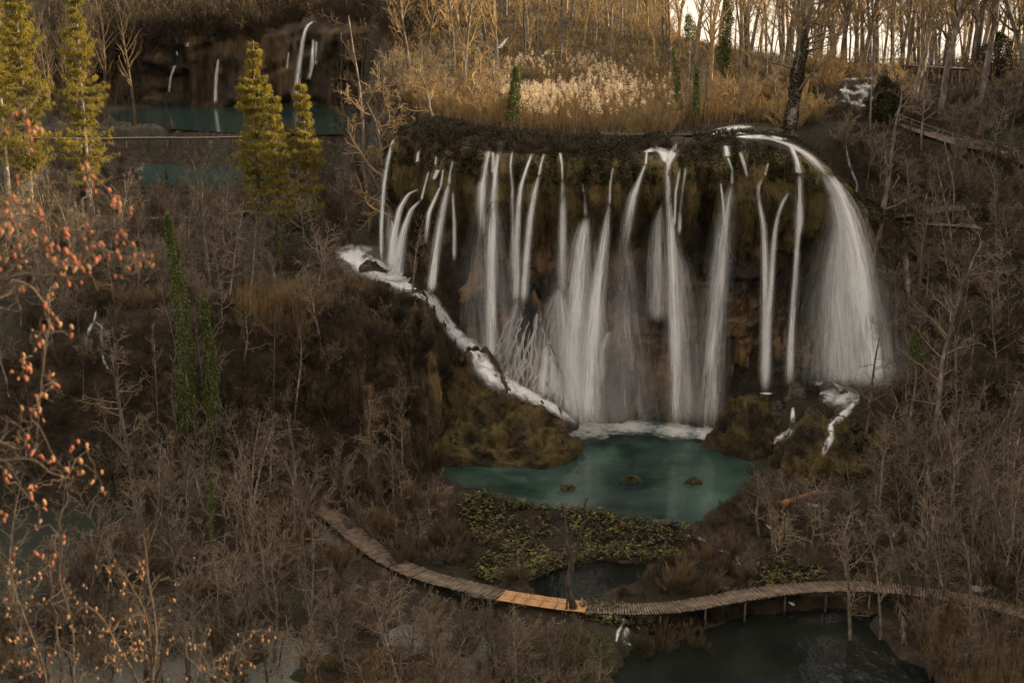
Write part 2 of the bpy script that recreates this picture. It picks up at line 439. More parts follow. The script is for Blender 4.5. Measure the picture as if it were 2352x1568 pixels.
# terrain sheet
def axis(segs):
    o = []
    for a, b, s in segs: o.append(np.arange(a, b, s))
    return np.unique(np.concatenate(o))
gx = np.concatenate([np.geomspace(-3000, -130, 24), np.arange(-126, -56, 2.2), np.arange(-55, 62, .45), np.arange(62.5, 126, 2.2), np.geomspace(130, 3000, 24)])
gy = np.concatenate([np.arange(-30, 54, 3.), np.arange(55, 130, .45), np.arange(130.5, 345, 1.3), np.geomspace(348, 6000, 40)])
GX, GY = np.meshgrid(gx, gy, indexing='ij')
GZ = ground(GX, GY)
TV = np.stack([GX, GY, GZ], -1).reshape(-1, 3); TF = grid_faces(len(gx), len(gy))
ter = mesh_np('ground', TV, TF, M['ground'], smooth=True)
tag(ter, kind='structure')
def facing(V, F):
    return V, F

# ------------------------------------------------------------------ the cliff of the falls
NV = 300
S = lips; nu = len(S)
px, py = lipc[:, 0], lipc[:, 1]
zt = lipz(px, py) + .35*fbm(S*.35, 0*S, 4.0, 3)
zb = np.interp(px, [-14.5, -8, -5.5, -4, -1, 2, 6, 20, 24, 33], [10.5, 10.5, 9.5, 6.5, 3.0, 0, -2.4, -2.4, .5, .5])
sg = np.linspace(0, 1, NV)
cap = .10
Sg, Vg = np.meshgrid(S, sg, indexing='ij')
a = np.clip(Vg/cap, 0, 1)*math.pi/2
hc = 1.3
ztg, zbg = zt[:, None], zb[:, None]
tv = np.clip((Vg-cap)/(1-cap), 0, 1)
Zc = ztg - hc*(1-np.cos(a)) - (ztg-hc-zbg)*tv
O = -3.6*(1-np.sin(a))
dwn = ztg - Zc                                   # metres below the brink
rg = np.random.default_rng(11)
lob = np.zeros_like(O); cut = np.zeros_like(O)
for i in range(260):
    s0 = rg.uniform(S[0], S[-1]); wdt = rg.uniform(.28, 1.0)+rg.random()**4*1.1; bot = rg.uniform(3.0, 10.5); pr = rg.uniform(.6, 2.7)
    lean = rg.uniform(-.08, .08)
    if s0 < 26: pr *= .55
    q = (Sg - s0 - lean*dwn)/(wdt*(1-.35*np.clip(dwn/bot, 0, 1)**2))
    prof = np.sqrt(np.clip(1-q*q, 0, 1))
    ramp = ss(.2, bot*.55, dwn)*(1-ss(bot-1.1, bot+.1, dwn))
    lob = np.maximum(lob, pr*prof*ramp)
und = ss(5.0, 9, dwn)*-2.1
rough = .55*fbm(Sg*.35, Zc*.25, 2.0, 5) + .35*(1-np.abs(fbm(Sg*1.1, Zc*.35, 7.0, 4))*3).clip(-1, 1)*ss(4, 8, dwn) + .22*fbm(Sg*1.8, Zc*1.3, 5.0, 4) + .14*fbm(Sg*4.5, Zc*2.2, 9.0, 3)
hollow = -2.0*ss(.32, .55, fbm(Sg*.16+40, Zc*.13, 8.0, 3))*ss(7, 10, dwn)
base = 1.6*(ss(4.0, -1.5, Zc-np.maximum(zbg, -1)))**2
ledge = .7*ss(.25, .45, fbm(Sg*.12, Zc*.35+20, 12, 3))*ss(9, 12, dwn)
act = ss(0, 1, a)
O = O + (lob + und + hollow + ledge + base)*ss(.6, 1.4, a) + rough*(.35+.65*ss(.6, 1.4, a))
CX = px[:, None] + lnrm[:, 0:1]*O; CY = py[:, None] + lnrm[:, 1:2]*O
CV = np.stack([CX, CY, Zc + .18*fbm(Sg*1.2, O*.8, 3.3, 3)*(a < 1.5)], -1).reshape(-1, 3)
CF = grid_faces(nu, NV)[:, ::-1]
cliff = mesh_np('cliff', CV, CF, [M['cliff'], M['clmoss'], M['ground']], smooth=True)
_f = CF[:, 0]; _d = dwn.reshape(-1)[_f]; _l = lob.reshape(-1)[_f]; _n = fbm(CV[_f, 0]*.5, CV[_f, 2]*.5, 3.0, 3)
mi = np.where((_l > .12) | (_d < 5+2*_n), 1, 0); mi = np.where(_d < 1.3, 2, mi)
cliff.data.polygons.foreach_set('material_index', mi.astype(np.int32))
tag(cliff, kind='structure')
def far_cliff():
    xs = np.linspace(-135, -26, 420); Yc = np.interp(xs, [-135, -110, -60, -34, -26], [334, 329, 322, 312, 300]); v = np.linspace(0, 1, 90)
    Xg, Vg2 = np.meshgrid(xs, v, indexing='ij'); top = 42.5+3.0*fbm(xs*.08, 0*xs, 1.0, 3); Z = top[:, None]-(top[:, None]-19)*Vg2
    dz = top[:, None]-Z; o = 3.2*np.abs(fbm(Xg*.16, Z*.04, 3.0, 4))*2+1.5*fbm(Xg*.5, Z*.12, 1.0, 4)-2.5*ss(9, 14, dz)+3*ss(-.1, .3, fbm(Xg*.1, Z*.15, 7.0, 3))
    V = np.stack([Xg, Yc[:, None]-o-1+9*(1-ss(0, .16, Vg2)), Z], -1).reshape(-1, 3); F = grid_faces(420, 90)
    o = mesh_np('cliff', V, F, M['farcliff'], smooth=True); o['kind'] = 'structure'
    return V, F
FCV, FCF = far_cliff()
BV = BVHTree.FromPolygons(np.concatenate([CV, TV, FCV]).tolist(), np.concatenate([CF, TF+len(CV), FCF+len(CV)+len(TV)]).tolist())
def hit(X, Y, bvh=None):
    dx, dy, dz = ray(X, Y)
    r = (bvh or BV).ray_cast(Vector((0, 0, CAMZ)), Vector((float(dx), float(dy), float(dz))).normalized(), 3000)
    return np.array(r[0]) if r[0] else None

# ------------------------------------------------------------------ water surfaces
def sheet(name, poly, z, m, grow=0.0, **k):
    p = np.asarray(poly, float)[:, :2]
    c = p.mean(0); p = p + (p-c)/(np.linalg.norm(p-c, axis=1, keepdims=True)+1e-6)*grow
    if (p[:, 0]*np.roll(p[:, 1], -1)-np.roll(p[:, 0], -1)*p[:, 1]).sum() < 0: p = p[::-1]
    o = mesh_np(name, np.concatenate([p, np.full((len(p), 1), z)], 1), np.arange(len(p))[None, :], m)
    return tag(o, kind='structure', **k)
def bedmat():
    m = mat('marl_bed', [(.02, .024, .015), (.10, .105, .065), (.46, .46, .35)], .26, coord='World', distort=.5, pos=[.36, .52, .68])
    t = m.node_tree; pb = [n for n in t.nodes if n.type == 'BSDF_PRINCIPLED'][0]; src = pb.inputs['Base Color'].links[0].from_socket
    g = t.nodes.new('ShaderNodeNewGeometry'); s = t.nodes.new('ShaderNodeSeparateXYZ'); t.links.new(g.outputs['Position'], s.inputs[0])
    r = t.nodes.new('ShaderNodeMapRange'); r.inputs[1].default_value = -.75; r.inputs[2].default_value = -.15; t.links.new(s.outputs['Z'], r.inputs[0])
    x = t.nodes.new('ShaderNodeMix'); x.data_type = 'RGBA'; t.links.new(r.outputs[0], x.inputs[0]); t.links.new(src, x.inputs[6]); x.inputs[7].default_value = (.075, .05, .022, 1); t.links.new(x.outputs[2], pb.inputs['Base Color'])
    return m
def marl():
    pl = PONDS[0][2]; xs = np.arange(pl[:, 0].min()-1, pl[:, 0].max()+1, .3); ys = np.arange(pl[:, 1].min()-1, pl[:, 1].max()+1, .3)
    X, Y = np.meshgrid(xs, ys, indexing='ij'); Z = np.minimum(ground(X, Y)+.03, -.03)
    V = np.stack([X, Y, Z], -1).reshape(-1, 3); F = grid_faces(len(xs), len(ys)); c = V[F].mean(1); F = F[sdf(pl, c[:, 0], c[:, 1]) > -.6]
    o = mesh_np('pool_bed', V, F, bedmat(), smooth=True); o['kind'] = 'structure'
marl()
for nm, lv, pl, dep, sl in PONDS:
    mm = {'pool': 'pool', 'bank_pond': 'dark', 'lower_pond': 'dark', 'left_pond': 'murky', 'walk_pond': 'pale', 'terrace_pool': 'pale', 'terrace_pond': 'lake', 'lake': 'lake'}[nm]
    sheet('pool_water' if nm == 'pool' else 'pond_water', pl, lv, M[mm], grow=.8)
sheet('lake_water', UPLAKE, 30.35, M['pale'])
sheet('swamp_water', [(-60, 56), (4.5, 56), (4.5, 70), (3, 74), (-10, 80), (-60, 80)], -2.02, M['pale'])
sheet('shelf_water', [(8, 110.5), (25, 110), (26, 114), (26.5, 122), (25, 128), (20, 128), (8, 118)], 25.98, M['pale'])

# ------------------------------------------------------------------ falling and running water: every fall is a bundle of fine water threads
def water_threads(path, dens=1.0, seed=0, rad=.016, K=18, off=.14, free=None, core=.36):
    """path: (X, Y, width) along the fall; each thread follows the rock and never falls back behind itself"""
    r = np.random.default_rng(seed)
    P = np.array([p[:3] for p in path], float)
    seg = np.concatenate([[0], np.cumsum(np.hypot(np.diff(P[:, 0]), np.diff(P[:, 1])))])
    tt = np.linspace(0, seg[-1], K)
    X = np.interp(tt, seg, P[:, 0]); Y = np.interp(tt, seg, P[:, 1]); Wd = np.interp(tt, seg, P[:, 2])
    mpx = 106/FV
    rad = rad*.62
    N = max(20, int(dens*Wd.mean()*mpx/(2*rad)*2.9))
    ML = 9; ls = np.linspace(-1.25, 1.25, ML); D = np.zeros((ML, K))
    for j in range(ML):
        d = 1e9
        for k in range(K):
            h = hit(X[k]+ls[j]*Wd[k]/2, Y[k])
            d = min(d, h[1] - off) if h is not None else (d if d < 1e8 else 110)
            D[j, k] = d
    for _ in range(2): D[:, 1:-1] = D[:, 1:-1]*.5 + (D[:, :-2]+D[:, 2:])*.25
    s = np.where(r.random(N) < .75, r.normal(0, core, N), r.normal(0, core*1.7, N)).clip(-1.25, 1.25)
    wv = np.cumsum(r.normal(0, .022, (N, K)), 1); wv -= wv.mean(1, keepdims=True)
    sl = (s[:, None]+wv).clip(-1.25, 1.25)
    xs = X[None]+sl*Wd[None]/2; ys = Y[None]+r.normal(0, 1.5, (N, 1))
    f = (sl+1.25)/2.5*(ML-1); i = np.clip(f.astype(int), 0, ML-2); g = f-i; kk = np.arange(K)[None]
    dd = D[i, kk]*(1-g)+D[i+1, kk]*g - r.uniform(0, .0025, (N, 1))*Wd[None]
    out = W(xs, ys, dd)
    t = np.linspace(0, 1, K)
    st = (r.uniform(0, 1, N)**2*.25)[:, None]; en = (1.02-r.uniform(0, 1, N)**2*.25)[:, None]
    R = rad*(r.uniform(.45, 1.4, N)*np.exp(-s*s*.55))[:, None]*np.clip((t-st)*10, 0, 1)*np.clip((en-t)*9, 0, 1)
    return out, R
def water_sheet(path, dens, seed, grow_=1.0, K=34, ML=17, surface=False, off=.10, turb=0.0):
    """soft translucent sheet of falling water; returns verts, faces, density, flow coordinates"""
    P = np.array([p[:3] for p in path], float)
    seg = np.concatenate([[0], np.cumsum(np.hypot(np.diff(P[:, 0]), np.diff(P[:, 1])))])
    tt = np.linspace(0, seg[-1], K)
    X = np.interp(tt, seg, P[:, 0]); Y = np.interp(tt, seg, P[:, 1]); Wd = np.interp(tt, seg, P[:, 2])*grow_+2
    if surface: Wd = Wd*(.25+.75*np.sqrt(np.clip(np.sin(np.linspace(0, 1, K)*math.pi), 0, 1)))*(1+.3*fbm(tt*.05+seed, 0*tt, 1.0, 2))
    T = np.stack([np.gradient(X), np.gradient(Y)], -1); T /= np.linalg.norm(T, axis=1, keepdims=True)+1e-9
    if not surface: T = np.stack([T[:, 0]*.0, np.ones(K)], -1)
    ls = np.linspace(-1, 1, ML); Q = np.zeros((ML, K, 3))
    for j in range(ML):
        d = 1e9
        for k in range(K):
            hx = X[k]+ls[j]*Wd[k]/2*T[k, 1]; hy = Y[k]-ls[j]*Wd[k]/2*T[k, 0]
            h = hit(hx, hy)
            if surface:
                Q[j, k] = h if h is not None else (Q[j, k-1] if k else W(hx, hy, 105))
            else:
                d = min(d, h[1]-off) if h is not None else (d if d < 1e8 else 110)
                Q[j, k] = W(hx, hy, d)
    for _ in range(2):
        Q[:, 1:-1] = Q[:, 1:-1]*.5+(Q[:, :-2]+Q[:, 2:])*.25; Q[1:-1] = Q[1:-1]*.5+(Q[:-2]+Q[2:])*.25
    wm = Wd*Q[0, :, 1].mean()/FV
    bul = np.sqrt(np.clip(1-ls**2, 0, 1))[:, None]*wm[None]*.16
    if surface: Q[:, :, 2] += np.minimum(bul, .18)+.03; Q[:, :, 1] -= np.minimum(bul, .18)+off
    else: Q[:, :, 1] -= bul
    L = seg[-1]*Q[0, :, 1].mean()/FV; t = np.linspace(0, 1, K)
    a = (np.exp(-2.6*ls**2)-math.exp(-2.6))/(1-math.exp(-2.6))
    A_ = a[:, None]*(ss(0, .05, t)*ss(1.0, .5 if (not surface and P[-1, 1] < 620 and P[-1, 1] > 400 and P[-1, 2] > 9) else (.93 if surface else .88), t))[None]*dens + 0*Q[:, :, 0]
    fl = np.stack([ls[:, None]*wm[None].mean()/2+seed*3.7+0*t[None], t[None]*L+0*ls[:, None], 0*Q[:, :, 0]+turb], -1)
    return Q.reshape(-1, 3), grid_faces(ML, K), A_.reshape(-1), fl.reshape(-1, 3)
def sheet_obj(parts, name='waterfall'):
    V, F, A_, Fl, n = [], [], [], [], 0
    for v, f, a, l in parts: V.append(v); F.append(f+n); A_.append(a); Fl.append(l); n += len(v)
    o = mesh_np(name, np.concatenate(V), np.concatenate(F), M['sheet'], smooth=True)
    at = o.data.attributes.new('dens', 'FLOAT', 'POINT'); at.data.foreach_set('value', np.concatenate(A_).astype(np.float32))
    at = o.data.attributes.new('flow', 'FLOAT_VECTOR', 'POINT'); at.data.foreach_set('vector', np.concatenate(Fl).astype(np.float32).ravel())
    return o
def sheet_mat():
    m = bpy.data.materials.new('water_veil'); m.use_nodes = True; t = m.node_tree; t.nodes.clear(); N = t.nodes.new; L = t.links.new
    out = N('ShaderNodeOutputMaterial'); ad = N('ShaderNodeAttribute'); ad.attribute_name = 'dens'; af = N('ShaderNodeAttribute'); af.attribute_name = 'flow'
    mp = N('ShaderNodeMapping'); mp.inputs['Scale'].default_value = (3.2, .16, 1); L(af.outputs['Vector'], mp.inputs[0])
    nz = N('ShaderNodeTexNoise'); nz.inputs['Scale'].default_value = 1.0; nz.inputs['Detail'].default_value = 5; nz.inputs['Roughness'].default_value = .7; L(mp.outputs[0], nz.inputs[0])
    m2 = N('ShaderNodeMapping'); m2.inputs['Scale'].default_value = (2.2, 1.1, 1); L(af.outputs['Vector'], m2.inputs[0])
    n2 = N('ShaderNodeTexNoise'); n2.inputs['Scale'].default_value = 1.0; n2.inputs['Detail'].default_value = 5; n2.inputs['Distortion'].default_value = .5; L(m2.outputs[0], n2.inputs[0])
    sx = N('ShaderNodeSeparateXYZ'); L(af.outputs['Vector'], sx.inputs[0])
    mx = N('ShaderNodeMix'); L(sx.outputs['Z'], mx.inputs[0]); L(nz.outputs[0], mx.inputs[2]); L(n2.outputs[0], mx.inputs[3])
    r = N('ShaderNodeMapRange'); r.inputs[1].default_value = .36; r.inputs[2].default_value = .66; r.inputs[3].default_value = .08; r.inputs[4].default_value = 1.5; L(mx.outputs[0], r.inputs[0])
    mu = N('ShaderNodeMath'); mu.operation = 'MULTIPLY'; mu.use_clamp = True; L(r.outputs[0], mu.inputs[0]); L(ad.outputs['Fac'], mu.inputs[1])
    tr = N('ShaderNodeBsdfTransparent'); df = N('ShaderNodeBsdfDiffuse'); df.inputs[0].default_value = (.93, .94, .94, 1)
    tl = N('ShaderNodeBsdfTranslucent'); tl.inputs[0].default_value = (.9, .92, .92, 1)
    w1 = N('ShaderNodeMixShader'); w1.inputs[0].default_value = .3; L(df.outputs[0], w1.inputs[1]); L(tl.outputs[0], w1.inputs[2])
    ms = N('ShaderNodeMixShader'); L(mu.outputs[0], ms.inputs[0]); L(tr.outputs[0], ms.inputs[1]); L(w1.outputs[0], ms.inputs[2]); L(ms.outputs[0], out.inputs[0])
    return m
M['sheet'] = sheet_mat()
FALLS = [
 ('big_right', 'largest fall, broad and white, widening as it drops at the right end of the cliff', [
   ([(1935, 480, 40), (1945, 700, 160), (1948, 890, 200)], -.08),
   ([(1900, 400, 40), (1925, 440, 44), (1948, 500, 56), (1966, 600, 72), (1978, 700, 80), (1988, 800, 84), (1996, 884, 88)], 1.1),
   ([(1915, 450, 24), (1930, 520, 30), (1925, 600, 60), (1922, 700, 90), (1925, 800, 110), (1930, 880, 120)], .45),
   ([(1945, 690, 20), (1935, 760, 70), (1935, 820, 90), (1930, 878, 110)], .5)]),
 ('shoulder', 'bright stream down the rounded right shoulder of the cliff to the largest fall', [
   ([(1700, 314, 12), (1770, 320, 12), (1815, 333, 24), (1850, 352, 22), (1880, 380, 26), (1905, 410, 34)], 1.6),
   ([(1815, 330, 10), (1830, 370, 12), (1836, 400, 22)], 1.3)]),
 ('green_knob', 'thin fall splitting around the hanging green moss knob near the right end', [
   ([(1836, 400, 14), (1838, 440, 12), (1836, 480, 18), (1836, 510, 22), (1832, 540, 10), (1828, 620, 12), (1818, 760, 16), (1812, 890, 22)], .8),
   ([(1812, 440, 8), (1790, 480, 8), (1780, 530, 10), (1772, 620, 14), (1762, 760, 20), (1756, 895, 24)], .85)]),
 ('thin_pair', 'slender fall left of the green moss knob ending on the dark boulders', [
   ([(1765, 375, 4), (1757, 404, 5)], .7),
   ([(1757, 402, 6), (1738, 425, 7), (1745, 470, 8), (1755, 520, 12), (1757, 620, 16), (1757, 780, 20), (1757, 905, 22)], .55)]),
 ('t1', 'short forked trickle over the dark leafy brink, above the green knob falls', [([(1700, 350, 5), (1708, 375, 8), (1716, 405, 5)], .9)]),
 ('t2', 'small white drop at the dark leafy brink above the soft broad column', [([(1668, 335, 12), (1672, 360, 14)], .9)]),
 ('t3', 'hair thin trickle beside the head of the soft broad column', [([(1655, 420, 4), (1661, 470, 5), (1664, 520, 5)], .6)]),
 ('soft_column', 'soft broad column fall starting at a notch, second left of the green knob', [
   ([(1672, 362, 5), (1682, 390, 4), (1681, 424, 8)], .7),
   ([(1681, 420, 8), (1671, 460, 26), (1662, 520, 36), (1652, 620, 42), (1640, 750, 48), (1626, 990, 62)], .5)]),
 ('centre_column', 'strongest single column in the right half, dropping straight into the pool', [
   ([(1568, 322, 40), (1545, 345, 30), (1530, 375, 10), (1534, 420, 12), (1538, 470, 16), (1542, 540, 20), (1546, 640, 26), (1550, 780, 28), (1553, 985, 30)], 1.4),
   ([(1485, 350, 20), (1510, 340, 30), (1528, 352, 30), (1530, 375, 10)], 1.3),
   ([(1520, 465, 6), (1512, 520, 30), (1510, 600, 42), (1512, 740, 50)], .25),
   ([(1540, 520, 10), (1560, 620, 50), (1568, 760, 70), (1570, 980, 90)], .16)]),
 ('veil', 'faint fanned veil fall just left of the straight central column', [
   ([(1486, 345, 4), (1483, 378, 5)], .7),
   ([(1482, 378, 5), (1470, 410, 8), (1455, 450, 20), (1444, 500, 24), (1436, 560, 26)], .5)]),
 ('twin_threads', 'pair of short thin threads on the green moss right of the central column', [
   ([(1563, 385, 5), (1558, 410, 6), (1552, 440, 5), (1549, 520, 6)], .7), ([(1575, 385, 5), (1568, 430, 6), (1562, 480, 8), (1560, 540, 8)], .6)]),
 ('slanting', 'white fall slanting down leftwards from a notch, right one of the merging pair', [
   ([(1408, 385, 3), (1402, 420, 4), (1400, 470, 6)], .6),
   ([(1400, 468, 6), (1392, 520, 18), (1380, 600, 28), (1368, 700, 38), (1358, 800, 48), (1352, 978, 56)], 1.0)]),
 ('dense', 'dense white fall below a mossy point, dropping into the foamy corner of the pool', [
   ([(1336, 540, 60), (1332, 760, 150), (1345, 985, 210)], -.15), ([(1430, 520, 20), (1432, 760, 90), (1440, 985, 120)], -.17),
   ([(1338, 420, 3), (1343, 460, 4), (1346, 500, 12)], .6),
   ([(1346, 498, 20), (1338, 540, 38), (1330, 620, 48), (1322, 720, 54), (1318, 850, 64), (1330, 975, 84)], 1.0),
   ([(1310, 770, 70), (1315, 850, 90), (1330, 978, 110)], .45), ([(1398, 760, 20), (1385, 800, 24), (1378, 880, 20)], .4)]),
 ('thin_veil', 'thin grey veil fall above the apex of the fan of rivulets', [
   ([(1286, 350, 6), (1291, 380, 4), (1292, 415, 5)], .7),
   ([(1292, 412, 5), (1293, 470, 14), (1292, 560, 18), (1290, 680, 20)], .5)]),
 ('curving', 'thin fall curving left from a dark mossy point, third right of the tallest bright fall', [
   ([(1250, 352, 4), (1243, 375, 4), (1238, 404, 6)], .7),
   ([(1238, 402, 6), (1228, 440, 12), (1218, 500, 16), (1210, 580, 16), (1203, 700, 18)], .75)]),
 ('forked', 'forked thin fall with an eye shaped gap at its head, beside the tallest bright fall', [
   ([(1222, 352, 6), (1210, 385, 6), (1196, 430, 10), (1190, 480, 14), (1186, 560, 18), (1184, 700, 22)], .75),
   ([(1178, 345, 5), (1172, 380, 5), (1177, 430, 6), (1178, 520, 10), (1178, 640, 12)], .5)]),
 ('tall_left', 'tallest bright straight fall left of the rivulet fan, a smaller one joining its head', [
   ([(1120, 470, 40), (1125, 700, 100), (1140, 880, 130)], -.17),
   ([(1150, 325, 10), (1143, 355, 10), (1136, 400, 14), (1132, 450, 18), (1130, 560, 22), (1128, 700, 24), (1126, 850, 28)], 1.4),
   ([(1132, 350, 5), (1133, 400, 10)], 1.0),
   ([(1122, 345, 12), (1116, 380, 10), (1114, 405, 12), (1108, 430, 24), (1106, 480, 24), (1108, 540, 22)], .6)]),
 ('left_a', 'bright fall on the left quarter of the cliff landing on the side stream', [
   ([(1040, 370, 4), (1034, 395, 4), (1031, 425, 7)], .7), ([(1018, 390, 3), (1012, 430, 5)], .6),
   ([(1031, 422, 8), (1022, 460, 14), (1008, 530, 18), (998, 600, 20), (990, 672, 24)], 1.1),
   ([(1012, 428, 5), (1000, 455, 8), (985, 490, 10), (978, 560, 10)], .7), ([(1040, 440, 4), (1044, 520, 8), (1044, 600, 8)], .3)]),
 ('left_b', 'curved fall sliding over mossy bulges at the far left part of the cliff', [
   ([(985, 395, 4), (975, 430, 4), (968, 460, 6)], .7),
   ([(968, 458, 6), (945, 480, 10), (930, 520, 16), (918, 570, 24), (908, 640, 34)], .9),
   ([(962, 435, 6), (938, 445, 8), (918, 480, 12), (905, 540, 16), (898, 620, 28)], .9)]),
 ('t4', 'tiny trickle high between mossy columns at the upper left of the cliff', [([(962, 345, 5), (958, 372, 7)], .9)]),
 ('t5', 'tiny white drop on a mossy bulge above the curved left falls', [([(1006, 390, 8), (996, 412, 8)], .9)]),
 ('t6', 'tiniest trickle just under the brink at the upper left of the cliff', [([(1002, 360, 4), (1000, 378, 5)], .8)]),
 ('left_edge', 'outermost left fall dropping down the edge of the cliff to the upper stream', [
   ([(908, 300, 6), (897, 340, 8), (886, 390, 10), (880, 440, 10), (876, 520, 8), (876, 600, 8)], .8),
   ([(900, 465, 20), (902, 540, 30), (905, 600, 36)], .5)]),
]
for i, (k, lab, parts) in enumerate(FALLS):
    sh = []; A = Acc()
    for j, (path, dn) in enumerate(parts):
        sh.append(water_sheet(path, min(1.25, .25+.95*dn), i*10+j, 1.15))
        if dn > .5: sh.append(water_sheet(path, min(.9, .6*dn), i*10+j+5, .62, off=.2))
        sh.append(water_sheet(path, .22, i*10+j+7, 1.9, off=.25, ML=13))
        if dn < 0: continue
        P, R = water_threads(path, dn*.16, seed=i*10+j, rad=.013)
        A.add(*tubes(P, R, 3))
    e = sheet_obj(sh)
    tag(e, lab, 'waterfall', 'falls down the main cliff')
    A.obj('water_threads', M['whitewater'], e)

# fan of rivulets over a rock cone
def cone_rock(name, c, rx, ry, h, seed, m, n=110, amp=.25, power=1.0, label=None, group=None, cat='rock', skirt=1.5):
    r = np.linspace(0, 1, 46)[None, :]; a = np.linspace(0, 2*math.pi, n, endpoint=False)[:, None]
    x = np.cos(a)*r; y = np.sin(a)*r
    z = h*(1-r**power)
    z = np.where(r > .88, z-(r-.88)*12*skirt, z)
    nn = fbm(x*2.2+seed, y*2.2, 0*x, 5)
    k = 1 + amp*nn + .25*amp*fbm(np.cos(a)*1.5+seed+0*r, np.sin(a)*1.5+0*r, 3.0)
    lump = 1+.35*amp*np.abs(fbm(x*5+seed, y*5, z*.6, 4))*2
    z = z*(1+amp*1.3*fbm(x*2.2+seed, y*2.2+9, 0*x, 5))
    V = np.stack([c[0]+x*rx*k*lump, c[1]+y*ry*k*lump, c[2]+z], -1)
    q = V.reshape(-1, 3); sc_ = min(rx, ry)
    dsp = amp*sc_*(.55*fbm(q[:, 0]*.5+seed, q[:, 1]*.5, q[:, 2]*.5, 3) + .5*(.5-np.abs(fbm(q[:, 0]*1.1, q[:, 1]*1.1+seed, q[:, 2]*1.1, 3))*2.2) + .16*fbm(q[:, 0]*3, q[:, 1]*3, q[:, 2]*3, 3))
    dr = q-np.array([c[0], c[1], c[2]-.3*h]); dr /= np.linalg.norm(dr, axis=1, keepdims=True)+1e-6
    V = (q+dr*dsp[:, None]).reshape(V.shape)
    o = mesh_np(name, V.reshape(-1, 3), grid_faces(n, 46, True), m, smooth=True)
    if label: tag(o, label, cat, group)
    return o, V.reshape(-1, 3), grid_faces(n, 46, True)
rocks = []
def rock(*a, **k):
    o, V, F = cone_rock(*a, **k); rocks.append((V, F)); return o, V, F
fan = rock('rock_cone', (1.9, 107.4, -.6), 4.6, 3.6, 12.0, 3, M['cliff'], power=1.15, amp=.22, label='steep rock cone under the fan of thin rivulets', cat='rock')
mound = [
 rock('mossy_mound', (-.6, 100.5, -1.0), 6.6, 4.6, 4.3, 21, M['mossrock'], power=2.8, amp=.34, label='large olive brown moss mound at the left edge of the pool', cat='mossy mound'),
 rock('mossy_mound', (-2.8, 102.4, 0), 4.0, 3.2, 7.2, 25, M['mossrock'], power=2.1, amp=.34, label='taller moss hump between the large mound and the overgrown block', cat='mossy mound'),
 rock('mossy_rock', (20.3, 101.8, -1.0), 3.5, 3.4, 5.0, 31, M['mossrock'], power=2.6, amp=.34, label='rounded mossy rock at the right end of the falls beside the pool', cat='rock'),
 rock('mossy_rock', (25.5, 97.2, -1.2), 3.9, 3.6, 4.9, 37, M['mossrock'], power=2.0, amp=.34, label='broad mossy hump between the two small streams on the right', cat='rock'),
 rock('mossy_rock', (30.5, 97.5, -1.2), 3.2, 3.0, 4.2, 41, M['mossrock'], power=2.0, amp=.34, label='brown mossy hump right of the wider small stream', cat='rock'),
 rock('mossy_rock', (33.4, 104.5, 1.0), 3.0, 2.6, 4.5, 44, M['mossrock'], power=2.0, amp=.28, label='ochre rock at the right foot of the largest fall', cat='rock'),
 rock('rock_outcrop', (-7.9, 101.4, 1.5), 2.1, 2.2, 9.6, 47, M['cliff'], power=4.0, amp=.34, label='dark craggy outcrop at the right end of the overgrown block', cat='rock'),
 rock('rock_outcrop', (-11.5, 98.6, 1.0), 2.6, 2.2, 8.0, 49, M['cliff'], power=3.5, amp=.36, label='dark rock face in the middle of the overgrown block', cat='rock')]
rb = np.random.default_rng(5)
for i, (X, Y, d, s) in enumerate([(1775, 930, 103.4, 1.1), (1822, 905, 105, 1.5), (1838, 932, 103.5, 1.0), (1905, 885, 105.5, .8), (1985, 890, 105, .8), (1890, 920, 104, .9), (1940, 905, 104.3, .7),
                                   (1960, 925, 103.2, .8), (2000, 920, 103, .9), (1925, 950, 102, .9), (1870, 955, 102, 1.3), (1958, 968, 101, .9), (1900, 985, 100.4, 1.2), (1985, 1000, 99.5, 1.0), (1830, 985, 101.5, 1.6)]):
    p = W(X, Y, d)
    rock('boulder', (p[0], p[1], p[2]-1.1*s), s*1.1, s, 1.5*s, 60+i, M['wetrock'], n=40, power=2.4, amp=.3, skirt=1,
         label='dark wet boulder in the cascade at the foot of the right falls', group='dark boulders in the cascade', cat='boulder')
p = W(853, 622, 116)
rock('boulder', (p[0], p[1], 12.3), 1.6, 1.2, 1.5, 90, M['wetrock'], n=40, power=2.0, amp=.3, label='dark pointed boulder standing in the pale upper stream at the left', cat='boulder')
for i, (X, Y, s) in enumerate([(905, 650, .5), (935, 664, .4), (968, 682, .45), (990, 705, .35), (1012, 745, .4), (1030, 775, .4), (1078, 815, .4), (1100, 850, .35), (1150, 872, .4), (1205, 898, .35)]):
    h = hit(X, Y); rock('boulder', (h[0], h[1], h[2]-.35*s), s*1.3, s, .95*s, 200+i, M['wetrock'], n=24, power=2.4, amp=.3, skirt=1, label='small dark stone breaking the white side stream', group='stones in the side stream', cat='stone')
# rebuild the ray target with the rocks in it
allV = [CV, TV, FCV]; allF = [CF, TF+len(CV), FCF+len(CV)+len(TV)]; n0 = len(CV)+len(TV)+len(FCV)
for V, F in rocks: allV.append(V); allF.append(F+n0); n0 += len(V)
BV = BVHTree.FromPolygons(np.concatenate(allV).tolist(), np.concatenate(allF).tolist())

